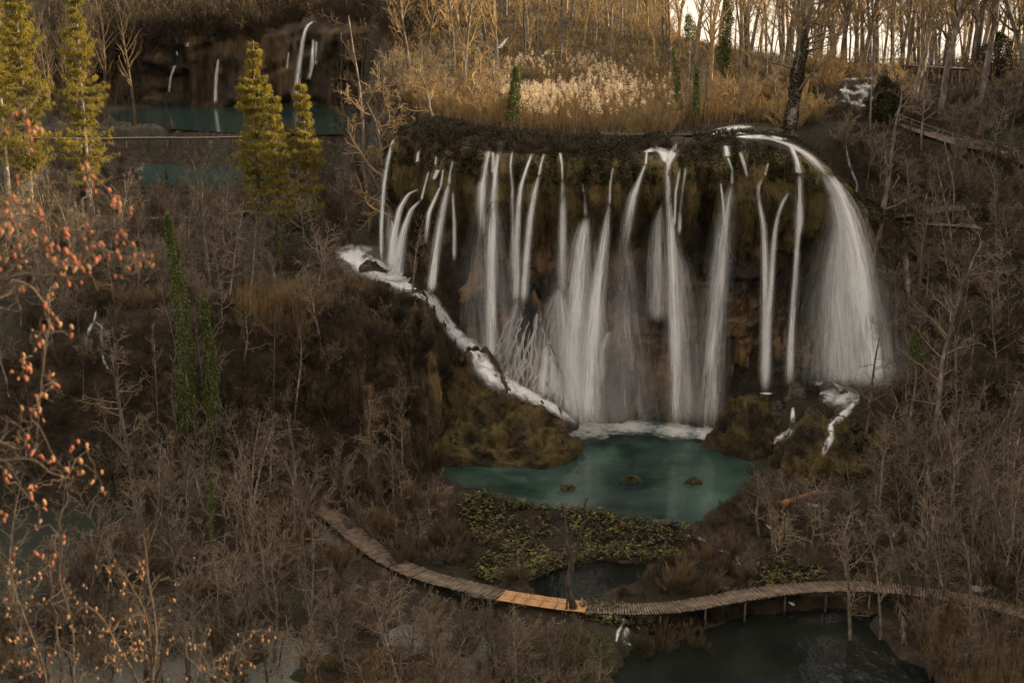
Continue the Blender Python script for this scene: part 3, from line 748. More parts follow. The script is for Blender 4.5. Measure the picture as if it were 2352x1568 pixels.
def stream(name, parts, label=None, cat=None, group=None, kind=None, rad=.03, off=.05, K=16):
    A = Acc()
    if not (label or '').startswith('fan of'):
        far = 'distant' in label or 'far behind' in label
        o = sheet_obj([water_sheet(pa, min(2.4, .25+.75*dn), j+hash_s(label), (1.6 if 'side stream' in label else 1.15) if not far else 1.0, K=30, ML=9, surface=not far, off=off+(.25 if far else 0), turb=0 if far else .8) for j, (pa, dn) in enumerate(parts)], name)
        tag(o, label, cat, group, kind); return o
    kk = None
    for j, (path, dn) in enumerate(parts):
        P, R = water_threads(path, dn, seed=hash_s(label or name)+j, rad=rad, off=off, K=K, core=.5)
        A.add(*tubes(P, R, 3))
    o = A.obj(name, M['whitewater']); tag(o, label, cat, group, kind); return o
def hash_s(s): return sum(ord(c)*(i+7) for i, c in enumerate(s)) % 9973
fl = []
rr = np.random.default_rng(17)
for q in range(60):
    ax = rr.choice([1275, 1275, 1285, 1190, 1200, 1240]); ay = rr.uniform(665, 720) if ax > 1230 else rr.uniform(690, 730)
    ex = ax + rr.normal(-32 if ax < 1270 else -14, 26); ey = np.interp(ex, [1120, 1160, 1200, 1250, 1300, 1340], [862, 880, 895, 915, 945, 968]) + rr.uniform(-12, 8)
    k = rr.uniform(.35, .6); mx = ax+(ex-ax)*k+rr.normal(0, 6)
    y0 = ay + rr.uniform(0, 90)*(rr.random() < .6)
    x0 = np.interp(y0, [ay, ey], [ax, ex])
    pp = [(x0, y0, 2)]
    for u in np.linspace(.12, 1, 8): pp.append((x0+(ex-x0)*u**1.25+rr.normal(0, 3.2)+6*math.sin(u*9+q), y0+(ey-y0)*u, 2+4*u*rr.uniform(.5, 1.4)))
    fl.append((pp, .4))
stream('waterfall', fl + [([(1283, 662, 10), (1286, 700, 24), (1292, 760, 50), (1300, 850, 60), (1310, 940, 70)], .5),
                          ],
       label='fan of many thin rivulets spreading over the rock cone', cat='waterfall', group='falls down the main cliff', rad=.013, off=.06)
tag(sheet_obj([water_sheet([(1283, 662, 20), (1270, 700, 40), (1262, 760, 60), (1255, 840, 80), (1250, 915, 100)], .45, 900, 1.2, off=.12), water_sheet([(1190, 690, 14), (1178, 730, 40), (1165, 800, 56), (1158, 880, 60)], .5, 901, 1.1, off=.12), water_sheet([(1288, 668, 20), (1293, 740, 40), (1300, 830, 60), (1310, 950, 70)], .9, 903, 1.2, off=.12)]), 'misty white veil over the rock cone under the thin grey fall', 'waterfall', 'falls down the main cliff')
stream('stream', [([(770, 578, 50), (830, 596, 90), (885, 630, 60), (925, 655, 32), (965, 668, 30), (995, 692, 24), (1020, 735, 22), (1042, 770, 18), (1072, 790, 30), (1100, 815, 36), (1118, 850, 40), (1145, 882, 40), (1185, 898, 30), (1230, 915, 24), (1275, 940, 26), (1320, 972, 34)], 1.9),
                  ([(880, 640, 20), (930, 656, 14), (975, 672, 18), (1005, 705, 14), (1035, 760, 12), (1065, 786, 16), (1098, 815, 24), (1122, 860, 28), (1160, 888, 26), (1210, 906, 20), (1260, 930, 18), (1325, 975, 24)], 2.0),
                  ([(1048, 780, 14), (1085, 800, 30), (1106, 835, 34), (1125, 862, 40), (1150, 885, 40), (1190, 898, 26)], .9)],
       label='white side stream racing down along the foot of the left falls to the pool', cat='stream', rad=.035, K=26)
stream('stream', [([(1962, 925, 26), (1945, 945, 30), (1925, 962, 22), (1905, 975, 16), (1912, 1000, 16), (1898, 1025, 26), (1888, 1050, 20)], 1.3),
                  ([(1875, 905, 20), (1920, 915, 50), (1975, 915, 60)], .5), ([(1890, 925, 10), (1905, 915, 12), (1912, 905, 8)], 1)],
       label='wider small stream tumbling between mossy humps below the largest fall', cat='stream')
stream('stream', [([(1821, 935, 8), (1819, 975, 12)], 1.0), ([(1822, 985, 22), (1805, 998, 14), (1782, 1012, 14), (1776, 1022, 8)], 1.2)],
       label='narrower small stream with a tiny drop beside the rounded mossy rock', cat='stream')
stream('stream', [([(222, 712, 5), (218, 735, 9), (205, 760, 8), (195, 795, 7)], .6), ([(218, 738, 6), (236, 752, 8), (234, 775, 6), (238, 800, 9)], .55), ([(232, 805, 5), (240, 830, 7), (250, 850, 10)], .5)],
       label='small cascade hidden among the trees of the left slope', cat='stream')
stream('stream', [([(1450, 275, 8), (1468, 300, 14), (1480, 318, 16)], 1.0), ([(1385, 318, 20), (1440, 316, 26), (1470, 322, 20)], .5)],
       label='narrow white run of water through the thicket above the falls', cat='stream')
stream('stream', [([(1905, 184, 4), (1935, 186, 9), (1985, 181, 6), (2040, 184, 7)], .8), ([(1950, 196, 8), (1985, 203, 14), (2030, 196, 8)], .7), ([(1925, 207, 8), (1960, 216, 12), (1990, 211, 8)], .8), ([(1985, 222, 10), (2005, 229, 12), (2015, 226, 6)], .7), ([(1930, 232, 8), (1962, 240, 14), (1990, 246, 8)], .7), ([(1998, 186, 12), (1975, 206, 20), (1990, 224, 18), (1960, 246, 14)], .55), ([(1945, 190, 10), (1938, 212, 14), (1950, 236, 12)], .5)],
       label='pale stepped cascades among the trees at the upper right', cat='stream', rad=.06, off=.1)
stream('waterfall', [([(1940, 315, 4), (1944, 345, 5), (1950, 380, 6), (1966, 420, 8), (1968, 470, 8)], .25)], label='very faint trickle down the dark slope beyond the largest fall', cat='waterfall', rad=.012)
stream('waterfall', [([(2078, 545, 8), (2080, 600, 20), (2085, 680, 24)], .3)], label='faint trickle on the dark hillside right of the largest fall', cat='waterfall', rad=.012)
stream('stream', [([(1570, 1228, 5), (1590, 1232, 9), (1615, 1240, 8), (1625, 1250, 4)], .9), ([(1645, 1262, 5), (1670, 1268, 10), (1690, 1275, 9), (1700, 1300, 7)], .9), ([(1755, 1200, 5), (1770, 1215, 8)], .6), ([(1810, 1382, 6), (1825, 1390, 8)], .6)],
       label='broken white riffles in the bank right of the yellow leafed plants', cat='stream', rad=.03)
stream('stream', [([(1600, 318, 14), (1650, 306, 20), (1710, 300, 22), (1790, 306, 16)], 1.2), ([(1690, 316, 8), (1760, 316, 10), (1810, 322, 12)], 1.4)], label='bright sheet of water gliding to the brink beside the massive ivy clad tree', cat='stream')  # added white sheet stands in for the sky reflected on the shelf water
stream('stream', [([(1395, 1405, 16), (1425, 1415, 24), (1440, 1432, 16)], .5), ([(1432, 1430, 8), (1420, 1450, 7), (1415, 1475, 9)], .8), ([(1440, 1440, 20), (1435, 1475, 12), (1450, 1482, 8)], .9), ([(1470, 1465, 8), (1490, 1482, 14)], .9)],
       label='little cascade spilling under the boardwalk into the dark lower pond', cat='stream', rad=.022)
stream('stream', [([(1850, 1155, 8), (1880, 1165, 14), (1905, 1178, 12)], .5), ([(2030, 1222, 8), (2050, 1226, 14), (2075, 1240, 12)], .9), ([(2100, 1222, 8), (2130, 1235, 14), (2145, 1255, 10)], .9), ([(2225, 1345, 8), (2240, 1352, 16), (2262, 1360, 8)], .9)],
       label='white rapids glimpsed between bare trees at the lower right', cat='stream', rad=.03)
stream('waterfall', [([(502, 135, 5), (498, 170, 10), (495, 200, 10), (494, 240, 12)], .9)], label='single straight distant fall dropping into the far lake', cat='waterfall', group='distant falls', rad=.05, off=.4)
stream('waterfall', [([(722, 48, 12), (704, 60, 8), (694, 100, 12), (686, 160, 14), (678, 240, 18)], .9), ([(664, 120, 5), (660, 160, 8)], .5)], label='tall left one of the two distant falls behind the middle spruces', cat='waterfall', group='distant falls', rad=.05, off=.4)
stream('waterfall', [([(720, 90, 8), (717, 150, 12), (708, 185, 10)], .8), ([(727, 95, 4), (726, 150, 6)], .8)], label='shorter right one of the two distant falls behind the middle spruces', cat='waterfall', group='distant falls', rad=.05, off=.4)
stream('waterfall', [([(402, 150, 8), (392, 180, 6), (388, 215, 6)], .6), ([(432, 98, 8), (430, 108, 6)], .6), ([(406, 118, 6), (408, 128, 4)], .6)], label='thin broken distant trickle at the left end of the far cliff', cat='waterfall', group='distant falls', rad=.05, off=.3)
stream('waterfall', [([(1168, 85, 4), (1155, 100, 14), (1146, 112, 18)], .8)], label='small pale cascade far behind the plumed reeds', cat='waterfall', rad=.05, off=.3)

def foam(c, rx, ry, label):
    n = 60; r = np.linspace(0, 1, 14)[None, :]; a = np.linspace(0, 2*math.pi, n, endpoint=False)[:, None]
    k = 1+.18*fbm(np.cos(a)*2+c[0], np.sin(a)*2, 1.0, 3)
    V = np.stack([c[0]+np.cos(a)*r*rx*k, c[1]+np.sin(a)*r*ry*k, c[2]+.10*(1-r)+.05*fbm(np.cos(a)*r*4+c[0], np.sin(a)*r*4, 0, 3)*(1-r)+.015+0*a], -1)
    o = mesh_np('foam', V.reshape(-1, 3)-np.array(c), grid_faces(n, 14, True), M['foam'], smooth=True, loc=c); o['kind'] = 'structure'
    o.scale = (1, 1, 1)
def foam_mat():
    m = bpy.data.materials.new('foam'); m.use_nodes = True; t = m.node_tree; t.nodes.clear(); N = t.nodes.new; L = t.links.new
    out = N('ShaderNodeOutputMaterial'); tc = N('ShaderNodeTexCoord')
    mp = N('ShaderNodeVectorMath'); mp.operation = 'SUBTRACT'; L(tc.outputs['Generated'], mp.inputs[0]); mp.inputs[1].default_value = (.5, .5, 0)
    mm = N('ShaderNodeVectorMath'); mm.operation = 'MULTIPLY'; L(mp.outputs[0], mm.inputs[0]); mm.inputs[1].default_value = (2, 2, 0)
    ln = N('ShaderNodeVectorMath'); ln.operation = 'LENGTH'; L(mm.outputs[0], ln.inputs[0])
    nz = N('ShaderNodeTexNoise'); nz.inputs['Scale'].default_value = 1.4; nz.inputs['Detail'].default_value = 6
    g = N('ShaderNodeNewGeometry'); L(g.outputs['Position'], nz.inputs[0])
    mr = N('ShaderNodeMapRange'); mr.inputs[1].default_value = 1.0; mr.inputs[2].default_value = .0; mr.inputs[3].default_value = -.75; mr.inputs[4].default_value = .55
    L(ln.outputs['Value'], mr.inputs[0])
    ad = N('ShaderNodeMath'); ad.use_clamp = True; L(mr.outputs[0], ad.inputs[0]); L(nz.outputs[0], ad.inputs[1])
    sb = N('ShaderNodeMath'); sb.operation = 'MULTIPLY_ADD'; sb.use_clamp = True; sb.inputs[1].default_value = 1.5; sb.inputs[2].default_value = -.3; L(ad.outputs[0], sb.inputs[0])
    tr = N('ShaderNodeBsdfTransparent'); df = N('ShaderNodeBsdfDiffuse'); df.inputs[0].default_value = (.74, .76, .74, 1)
    ms = N('ShaderNodeMixShader'); L(sb.outputs[0], ms.inputs[0]); L(tr.outputs[0], ms.inputs[1]); L(df.outputs[0], ms.inputs[2]); L(ms.outputs[0], out.inputs[0])
    return m
M['foam'] = foam_mat()
for (X, Y, rx, ry) in [(1345, 980, 5.0, 6.5), (1345, 975, 2.6, 3.0), (1440, 980, 4.5, 4.0), (1550, 990, 3.4, 4.2), (1625, 998, 2.8, 3.8), (1705, 1031, 1.6, 1.2)]:
    p = WZ(X, Y, .03); foam(tuple(p), rx, ry, '')
for (X, Y, z, rx, ry) in [(1995, 888, 4.0, 3.4, 3.0), (1925, 884, 4.0, 3.4, 2.8), (1960, 900, 3.9, 3.2, 2.4), (1760, 905, 3.8, 1.0, .7), (905, 640, 12.85, 2.6, 3.0), (840, 605, 12.8, 3.2, 3.4)]:
    p = WZ(X, Y, z); foam(tuple(p), rx, ry, '')

# ------------------------------------------------------------------ moss and leaves on the cliff and rocks
def scatter(V, F, n, rng, sel=None):
    t = F if F.shape[1] == 4 else F
    A, B, D = V[t[:, 0]], V[t[:, 1]], V[t[:, 3 if t.shape[1] == 4 else 2]]
    nr = np.cross(B-A, D-A); ar = np.linalg.norm(nr, axis=1)
    if sel is not None: ar = ar*sel
    i = rng.choice(len(t), n, p=ar/ar.sum())
    u, v = rng.random((n, 1)), rng.random((n, 1))
    nn = nr[i]/(np.linalg.norm(nr[i], axis=1, keepdims=True)+1e-9)
    return A[i]+(B-A)[i]*u+(D-A)[i]*v, nn
def blades(P0, D, L, wd, rng, droop=0.0, K=3):
    n = len(P0); t = np.linspace(0, 1, K)[None, :, None]
    D = D/np.linalg.norm(D, axis=1, keepdims=True)
    P = P0[:, None, :] + D[:, None, :]*t*L[:, None, None] + np.array([0, 0, -1.])*(t**2)*(L*droop)[:, None, None]
    s = rdir(n, rng); s -= D*(s*D).sum(1, keepdims=True); s /= np.linalg.norm(s, axis=1, keepdims=True)+1e-9
    w_ = wd*(1-.8*t)*.5
    w_ = w_ if np.isscalar(wd) else w_
    Vv = np.stack([P-s[:, None, :]*w_, P+s[:, None, :]*w_], 2)
    i = np.arange(n)[:, None]*K*2; k = np.arange(K-1)[None, :]*2
    F = np.stack([i+k, i+k+1, i+k+3, i+k+2], -1).reshape(-1, 4)
    return Vv.reshape(-1, 3), F
rm = np.random.default_rng(23)
fs = CF[:, 0]
dw = dwn.reshape(-1)[fs]; Of = (lob).reshape(-1)[fs]
sel = ss(1.5, 3, dw)*(.15+1.3*(Of > .25))*(dw < 11)
P0, nn = scatter(CV, CF, 48000, rm, sel)
nn = np.where((nn[:, 1:2] > 0), -nn, nn)
L = rm.uniform(.15, .5, len(P0))
A = Acc(); A.add(*blades(P0+nn*.03, nn*.4+np.array([0, 0, -1.])+rdir(len(P0), rm)*.3, L, .04, rm, .25))
A.obj('moss_curtain', M['moss'], ).update_tag(); tag(bpy.data.objects['moss_curtain'], 'olive and brown moss hanging in curtains over the upper cliff', 'moss', kind='stuff')
# shaggy straw coloured tufts hanging at the lips of the overhangs
selh = np.where((dw > 4) & (dw < 9), 1.0, 0)*(vn(CV[fs, 0]*.5, CV[fs, 2]*.5, 4.0) > .25)
P0, nn = scatter(CV, CF, 15000, rm, selh+1e-6); nn = np.where((nn[:, 1:2] > 0), -nn, nn)
A = Acc(); A.add(*blades(P0+nn*.1, nn*.7+np.array([0, 0, -.8])+rdir(len(P0), rm)*.35, rm.uniform(.4, 1.3, len(P0)), .035, rm, .5))
tag(A.obj('hanging_roots', M['litter']), 'shaggy pale roots and dead stems hanging under the cliff bulges', 'roots', kind='stuff')
selt = np.where(dw < 3.6, 1.0, 0)*(.1+1.0*(vn(CV[fs, 0]*.45, CV[fs, 1]*.45, CV[fs, 2]*.6) > -.25))
P0, nn = scatter(CV, CF, 60000, rm, selt+1e-9); nn = np.where((nn[:, 2:3] < 0) & (nn[:, 1:2] > 0), -nn, nn)
P0 = P0 + nn*rm.uniform(0, .45, (len(P0), 1)) + rdir(len(P0), rm)*.12
X_, Y_ = PROJ(P0); kp = np.ones(len(P0), bool)
for _, _, ps in FALLS:
    for pa, _d in ps:
        q = np.array([c[:3] for c in pa], float); q = np.stack([np.interp(np.linspace(0, 1, 40), np.linspace(0, 1, len(q)), q[:, c]) for c in range(3)], -1)
        for c in q: kp &= np.hypot(X_-c[0], Y_-c[1]) > c[2]/2+4
P0 = P0[kp]
A = Acc(); A.add(*leaves(P0, .2, rm, .7)); tag(A.obj('brink_leaves', M['ivydark']), 'dark evergreen leaves matted over the brink of the falls', 'ground cover', kind='stuff')
A = Acc()
for _, V, F in mound + [fan]:
    cnt = 1500 if V is fan[1] else 14000
    P0, nn = scatter(V, F, cnt, rm); nn = np.where(nn[:, 2:3] < 0, -nn, nn)
    A.add(*blades(P0, nn+rdir(len(P0), rm)*.5+np.array([0, 0, -.25]), rm.uniform(.12, .45, len(P0)), .035, rm, .6))
tag(A.obj('moss_tufts', M['mossblade']), 'short tufted moss covering the mounds beside the pool', 'moss', kind='stuff')

# ------------------------------------------------------------------ trees
def grow(P, R, m, t0, t1, ang, lf, K, wob, up, rs, rr_=.55, lmin=.1, tip=.25, shape=.55):
    N, K0, _ = P.shape
    seg = np.linalg.norm(P[:, -1]-P[:, 0], axis=1)
    t = t0+(t1-t0)*(np.arange(m)[None, :]+rs.random((N, m)))/m
    f = t*(K0-1); i = np.clip(f.astype(int), 0, K0-2); g = (f-i)[..., None]
    idx = np.arange(N)[:, None]
    st = P[idx, i]*(1-g)+P[idx, i+1]*g
    d = P[idx, i+1]-P[idx, i]; d /= np.linalg.norm(d, axis=2, keepdims=True)+1e-9
    r0 = (R[idx, i]*(1-g[..., 0])+R[idx, i+1]*g[..., 0])*rr_
    q = rs.normal(size=st.shape); q -= d*(q*d).sum(2, keepdims=True); q /= np.linalg.norm(q, axis=2, keepdims=True)+1e-9
    a = ang*rs.uniform(.7, 1.3, (N, m, 1))
    D = (d*np.cos(a)+q*np.sin(a)).reshape(-1, 3); st = st.reshape(-1, 3)
    L = (lf*seg[:, None]*(1-shape*t)*rs.uniform(.6, 1.25, (N, m))).reshape(-1)
    L = np.maximum(L, lmin)
    pts = [st]; cur = st
    for k in range(K-1):
        D = D + rs.normal(size=D.shape)*wob + np.array([0, 0, up]); D /= np.linalg.norm(D, axis=1, keepdims=True)
        cur = cur + D*(L/(K-1))[:, None]; pts.append(cur)
    Pn = np.stack(pts, 1)
    Rn = r0.reshape(-1)[:, None]*np.linspace(1, tip, K)[None, :]
    return Pn, Rn
def trunkline(h, r, K, wob, rs, lean=0.05, x0=0, y0=0):
    D = np.array([rs.normal()*lean, rs.normal()*lean, 1.]); cur = np.array([x0, y0, -.4]); pts = [cur]
    for k in range(K-1):
        D = D+rs.normal(size=3)*wob; D[2] = max(D[2], .5); D /= np.linalg.norm(D); cur = cur+D*((h+.4)/(K-1)); pts.append(cur)
    return np.array(pts)[None], (r*np.linspace(1.1, .12, K)**.8)[None]
def clampR(R, mn): return np.maximum(R, mn)
def tree_arrays(kind, seed):
    rs = np.random.default_rng(seed)
    T = Acc(); C = Acc(); low = Acc()
    if kind == 'slender':
        P, R = trunkline(10, .12, 14, .05, rs)
        T.add(*tubes(P, R, 7))
        b1 = grow(P, R, 17, .3, .98, 1.05, .27, 8, .13, .04, rs, .45)
        b2 = grow(*b1, 7, .2, 1, .85, .5, 5, .12, .02, rs, .6); b3 = grow(*b2, 5, .15, 1, .8, .55, 3, .1, .02, rs, .7)
        mn = .0065
    elif kind == 'sapling':
        P, R = trunkline(8, .055, 12, .035, rs, .06)
        T.add(*tubes(P, R, 6))
        b1 = grow(P, R, 12, .35, .98, .8, .2, 6, .08, .06, rs, .4)
        b2 = grow(*b1, 5, .2, 1, .7, .5, 4, .1, .03, rs, .6); b3 = grow(*b2, 3, .2, 1, .7, .5, 3, .1, .02, rs, .7)
        mn = .007
    elif kind == 'broad':
        P, R = trunkline(5.2, .13, 10, .10, rs, .12)
        T.add(*tubes(P, R, 7))
        b1 = grow(P, R, 14, .3, 1, 1.0, .6, 9, .2, .03, rs, .6)
        b2 = grow(*b1, 8, .2, 1, .9, .45, 5, .16, .01, rs, .6); b3 = grow(*b2, 7, .15, 1, .8, .55, 3, .12, .01, rs, .7)
        mn = .0065
    elif kind == 'forest':
        P, R = trunkline(19, .30, 16, .035, rs, .05)
        T.add(*tubes(P, R, 8))
        b1 = grow(P, R, 20, .3, 1, .7, .34, 8, .10, .10, rs, .5)
        b2 = grow(*b1, 9, .2, 1, .7, .42, 5, .15, .06, rs, .55); b3 = grow(*b2, 7, .15, 1, .7, .5, 3, .15, .03, rs, .6)
        mn = .013
    elif kind == 'shrub':
        Ps, Rs_ = [], []
        for q in range(9):
            a = rs.uniform(0, 6.28); P, R = trunkline(rs.uniform(1.6, 3.0), .03, 7, .12, rs, .35, math.cos(a)*.2, math.sin(a)*.2); Ps.append(P); Rs_.append(R)
        P = np.concatenate(Ps); R = np.concatenate(Rs_); T.add(*tubes(P, R, 5))
        b1 = grow(P, R, 9, .2, 1, .6, .5, 5, .15, .06, rs, .6); b2 = grow(*b1, 6, .2, 1, .6, .5, 4, .15, .05, rs, .7)
        b3 = grow(*b2, 4, .3, 1, .6, .5, 3, .12, .03, rs, .7)
        mn = .008
    elif kind == 'willow':     # dome of very fine upright twigs
        Ps, Rs_ = [], []
        for q in range(16):
            a = rs.uniform(0, 6.28); d = rs.uniform(0, .8); P, R = trunkline(rs.uniform(1.2, 2.4), .025, 6, .08, rs, .45, math.cos(a)*d, math.sin(a)*d); Ps.append(P); Rs_.append(R)
        P = np.concatenate(Ps); R = np.concatenate(Rs_); T.add(*tubes(P, R, 4))
        b1 = grow(P, R, 12, .1, 1, .4, .55, 4, .08, .12, rs, .6); b2 = grow(*b1, 9, .1, 1, .35, .55, 3, .08, .12, rs, .7)
        b3 = grow(*b2, 3, .2, 1, .3, .6, 3, .06, .08, rs, .7)
        mn = .006
    elif kind == 'dead':
        P, R = trunkline(9.5, .3, 14, .05, rs, .03)
        T.add(*tubes(P, np.maximum(R, .06), 8))
        b1 = grow(P, R, 7, .35, 1, .6, .3, 7, .2, .08, rs, .5); b2 = grow(*b1, 4, .4, 1, .7, .35, 5, .25, .03, rs, .5); b3 = grow(*b2, 3, .5, 1, .7, .4, 3, .25, .0, rs, .5)
        mn = .012
    b1 = (b1[0], clampR(b1[1], mn*1.6)); b2 = (b2[0], clampR(b2[1], mn*1.2)); b3 = (b3[0], clampR(b3[1], mn))
    C.add(*tubes(*b1, 4)); C.add(*tubes(*b2, 3)); C.add(*tubes(*b3, 3))
    low.add(*tubes(P, R, 4)); low.add(*tubes(b1[0][:, ::2], b1[1][:, ::2]*1.3, 3)); low.add(*tubes(b2[0][::2, ::2], np.maximum(b2[1][::2, ::2], .022), 3))
    return T, C, low
class Proto:
    def __init__(s, name, kind, seed, tm_, cm, h, cr):
        T, C, low = tree_arrays(kind, seed)
        s.name = name; s.h = h; s.cr = cr; s.low = low
        s.t = T.obj('trunk' if kind not in ('shrub', 'willow') else 'stems', tm_, smooth=True); s.c = C.obj('crown', cm)
        for o in (s.t, s.c): COL.objects.unlink(o)
        s.kind = kind
    def put(s, x, y, sc=1.0, rz=None, label=None, group=None, cat='tree', z=None, sz=1.0, mats=None, lean=(0, 0), name=None):
        rz = RNG.uniform(0, 6.28) if rz is None else rz
        e = empty(name or s.name, (x, y, gz(x, y) if z is None else z), rz); e.scale = (sc, sc, sc*sz)
        e.rotation_euler = (lean[0], lean[1], rz)
        tag(e, label, cat, group)
        for o in (s.t, s.c):
            c = o.copy(); COL.objects.link(c); c.parent = e
            if mats:
                c.material_slots[0].link = 'OBJECT'; c.material_slots[0].material = mats[0 if o is s.t else 1]
        return e
PR = {}
for k, nm, n, cm, h, cr in [('slender', 'bare_tree', 4, 'twig', 10, 1.6), ('broad', 'bare_tree', 4, 'twig', 6, 3), ('sapling', 'sapling', 4, 'twig', 8, 1.0), ('forest', 'forest_tree', 4, 'twigwarm', 19, 3.5),
                            ('shrub', 'bare_shrub', 4, 'twig', 3, 1.5), ('willow', 'willow_shrub', 2, 'twigwarm', 2.5, 1.8), ('dead', 'dead_tree', 2, 'bark', 9.5, 1.5)]:
    PR[k] = [Proto(nm, k, 100*hash_s(k)+i, M['bark'], M[cm], h, cr) for i in range(n)]

KEEP = [
 [(870, 290), (960, 262), (1150, 300), (1500, 330), (1850, 300), (1960, 360), (2030, 600), (2050, 880), (1960, 1050), (1760, 1070), (1710, 1120), (1640, 1190), (1480, 1225), (1300, 1180), (1060, 1130), (965, 1060), (950, 1000), (1000, 880), (960, 700), (850, 650), (790, 590), (880, 500)],
 [(1060, 1150), (1300, 1180), (1480, 1230), (1560, 1240), (1590, 1290), (1450, 1360), (1220, 1370), (1100, 1330), (1060, 1250)],
 [(1440, 1500), (1740, 1425), (1990, 1415), (2050, 1568), (1400, 1568)],
 [(1150, 1345), (1350, 1372), (1550, 1372), (1700, 1350), (1900, 1330), (1900, 1372), (1700, 1395), (1500, 1410), (1350, 1410), (1150, 1385)],
]
KEEP += [[(1385, 1400), (1500, 1400), (1500, 1490), (1385, 1490)], [(1640, 285), (1790, 288), (1800, 318), (1600, 322)], [(1185, 150), (1420, 150), (1520, 190), (1420, 235), (1200, 240)]]
KEEP2 = [[(735, 1160), (860, 1235), (1000, 1310), (1150, 1345), (1150, 1385), (1000, 1345), (860, 1290), (735, 1200)],
         [(735, 1190), (860, 1290), (800, 1290), (730, 1260)], [(1900, 1330), (2000, 1335), (2000, 1372), (1900, 1372)],
         [(2060, 272), (2352, 358), (2352, 392), (2060, 300)], [(2060, 486), (2270, 468), (2270, 498), (2060, 514)], [(1900, 175), (2040, 175), (2010, 250), (1900, 250)], [(400, 235), (560, 235), (560, 300), (400, 300)], [(480, 120), (520, 120), (520, 240), (480, 240)], [(655, 50), (740, 50), (740, 250), (655, 250)]]
def blocked(x, y, z, h, cr, soft=1.0):
    pts = np.array([[x, y, z], [x, y, z+h*.3], [x, y, z+h*.6], [x, y, z+h*.95], [x-cr*.7, y, z+h*.7], [x+cr*.7, y, z+h*.7], [x-cr*.5, y, z+h*.4], [x+cr*.5, y, z+h*.4]])
    X, Y = PROJ(pts)
    for K in KEEP:
        if (sdf(K, X, Y) > -4).any(): return True
    if RNG.random() < soft:
        for K in KEEP2:
            if (sdf(K, X, Y) > 0).any(): return True
    return False
def inpond(x, y, mrg=.3):
    for nm, lv, pl, dep, sl in PONDS:
        if sdf(pl, np.array([x]), np.array([y]))[0] > -mrg: return True
    return bool(sdf(UPLAKE, np.array([x]), np.array([y]))[0] > -2 or sdf(SHPOOL, np.array([x]), np.array([y]))[0] > -.5)
def inframe(x, y, z, h):
    X, Y = PROJ(np.array([[x, y, z], [x, y, z+h]]))
    return (X > -60).any() and (X < 2412).any() and Y.min() < 1620 and Y.max() > -40
def fill(n, xr, yr, kinds, label, group, sc=(.75, 1.25), cat='tree', cond=None, mind=1.2, soft=.85, mats=None, hill=False, name=None):
    done = []; tries = 0
    while len(done) < n and tries < n*25:
        tries += 1
        x, y = RNG.uniform(*xr), RNG.uniform(*yr)
        if cond is not None and not cond(x, y): continue
        if any((x-a)**2+(y-b)**2 < mind*mind for a, b in done): continue
        if inpond(x, y): continue
        z = gz(x, y)
        pr = PR[kinds[RNG.integers(len(kinds))]]; pr = pr[RNG.integers(len(pr))]
        s = RNG.uniform(*sc)
        if not inframe(x, y, z, pr.h*s) or blocked(x, y, z, pr.h*s, pr.cr*s, soft): continue
        pr.put(x, y, s, label=label, group=group, cat=cat, z=z-.1, mats=mats, lean=(RNG.normal(0, .06), RNG.normal(0, .06)), name=name)
        done.append((x, y))
    return len(done)
offc = lambda x, y: sdf(SHELF, np.array([x]), np.array([y]))[0] < -4
onsh = lambda x, y: sdf(SHELF, np.array([x]), np.array([y]))[0] > .6
cnt = {}
cnt['z1'] = fill(70, (-40, 4), (59, 92), ['slender', 'broad'], 'bare grey tree standing in the flooded wood left of the lower boardwalk', 'bare trees in the flooded wood', sc=(.6, 1.0), mind=1.8)
cnt['z1b'] = fill(55, (-5, 20), (58, 72.5), ['broad', 'shrub'], 'low bare tree in front of the lower boardwalk', 'low trees in front of the boardwalk', sc=(.5, .8), mind=1.5)
cnt['z1p'] = fill(60, (-40, 3), (59, 95), ['sapling'], 'thin straight sapling stem in the flooded wood on the left', 'saplings in the flooded wood', sc=(.6, 1.2), mind=1.2)
cnt['z4p'] = fill(55, (20, 60), (66, 120), ['sapling'], 'thin straight sapling stem on the right hillside and its foot', 'saplings on the right side', sc=(.7, 1.3), mind=1.3)
cnt['z1s'] = fill(80, (-42, 4), (58, 94), ['shrub', 'shrub', 'willow'], 'tangled leafless shrub on the wet ground left of the lower boardwalk', 'shrubs of the flooded wood', sc=(.7, 1.2), cat='shrub', mind=1.5)
cnt['z2'] = fill(75, (-62, -11), (99, 165), ['slender', 'slender', 'broad'], 'slender bare tree on the flat terrace left of the falls', 'bare trees on the left terrace', mind=2.2, sc=(.6, 1.05))
cnt['z2s'] = fill(80, (-62, -10), (99, 168), ['shrub'], 'leafless shrub on the flat terrace left of the falls', 'shrubs on the left terrace', cat='shrub', mind=2, sc=(.9, 1.6))
cnt['z3'] = fill(30, (-40, -7), (88, 99), ['slender', 'broad'], 'bare tree clinging to the dark left slope below the terrace', 'trees on the left slope', sc=(.5, .9), mind=2)
cnt['z3s'] = fill(60, (-40, -2), (88, 102), ['shrub', 'willow'], 'brown shrub on the overgrown block and slope left of the pool', 'shrubs on the left slope', sc=(.6, 1.0), cat='shrub', mind=1.2)
cnt['z4'] = fill(80, (31, 62), (76, 124), ['slender', 'broad'], 'bare grey brown tree on the steep right hillside', 'bare trees on the right hillside', sc=(.6, 1.05), mind=1.9)
cnt['z4s'] = fill(80, (31, 60), (74, 122), ['shrub'], 'leafless shrub on the steep right hillside', 'shrubs on the right hillside', sc=(.8, 1.4), cat='shrub', mind=1.5)
cnt['z5'] = fill(45, (17, 42), (64, 92), ['broad', 'slender'], 'bare tree in the wet wood right of the pool', 'bare trees in the right wet wood', sc=(.55, .95), mind=1.6)
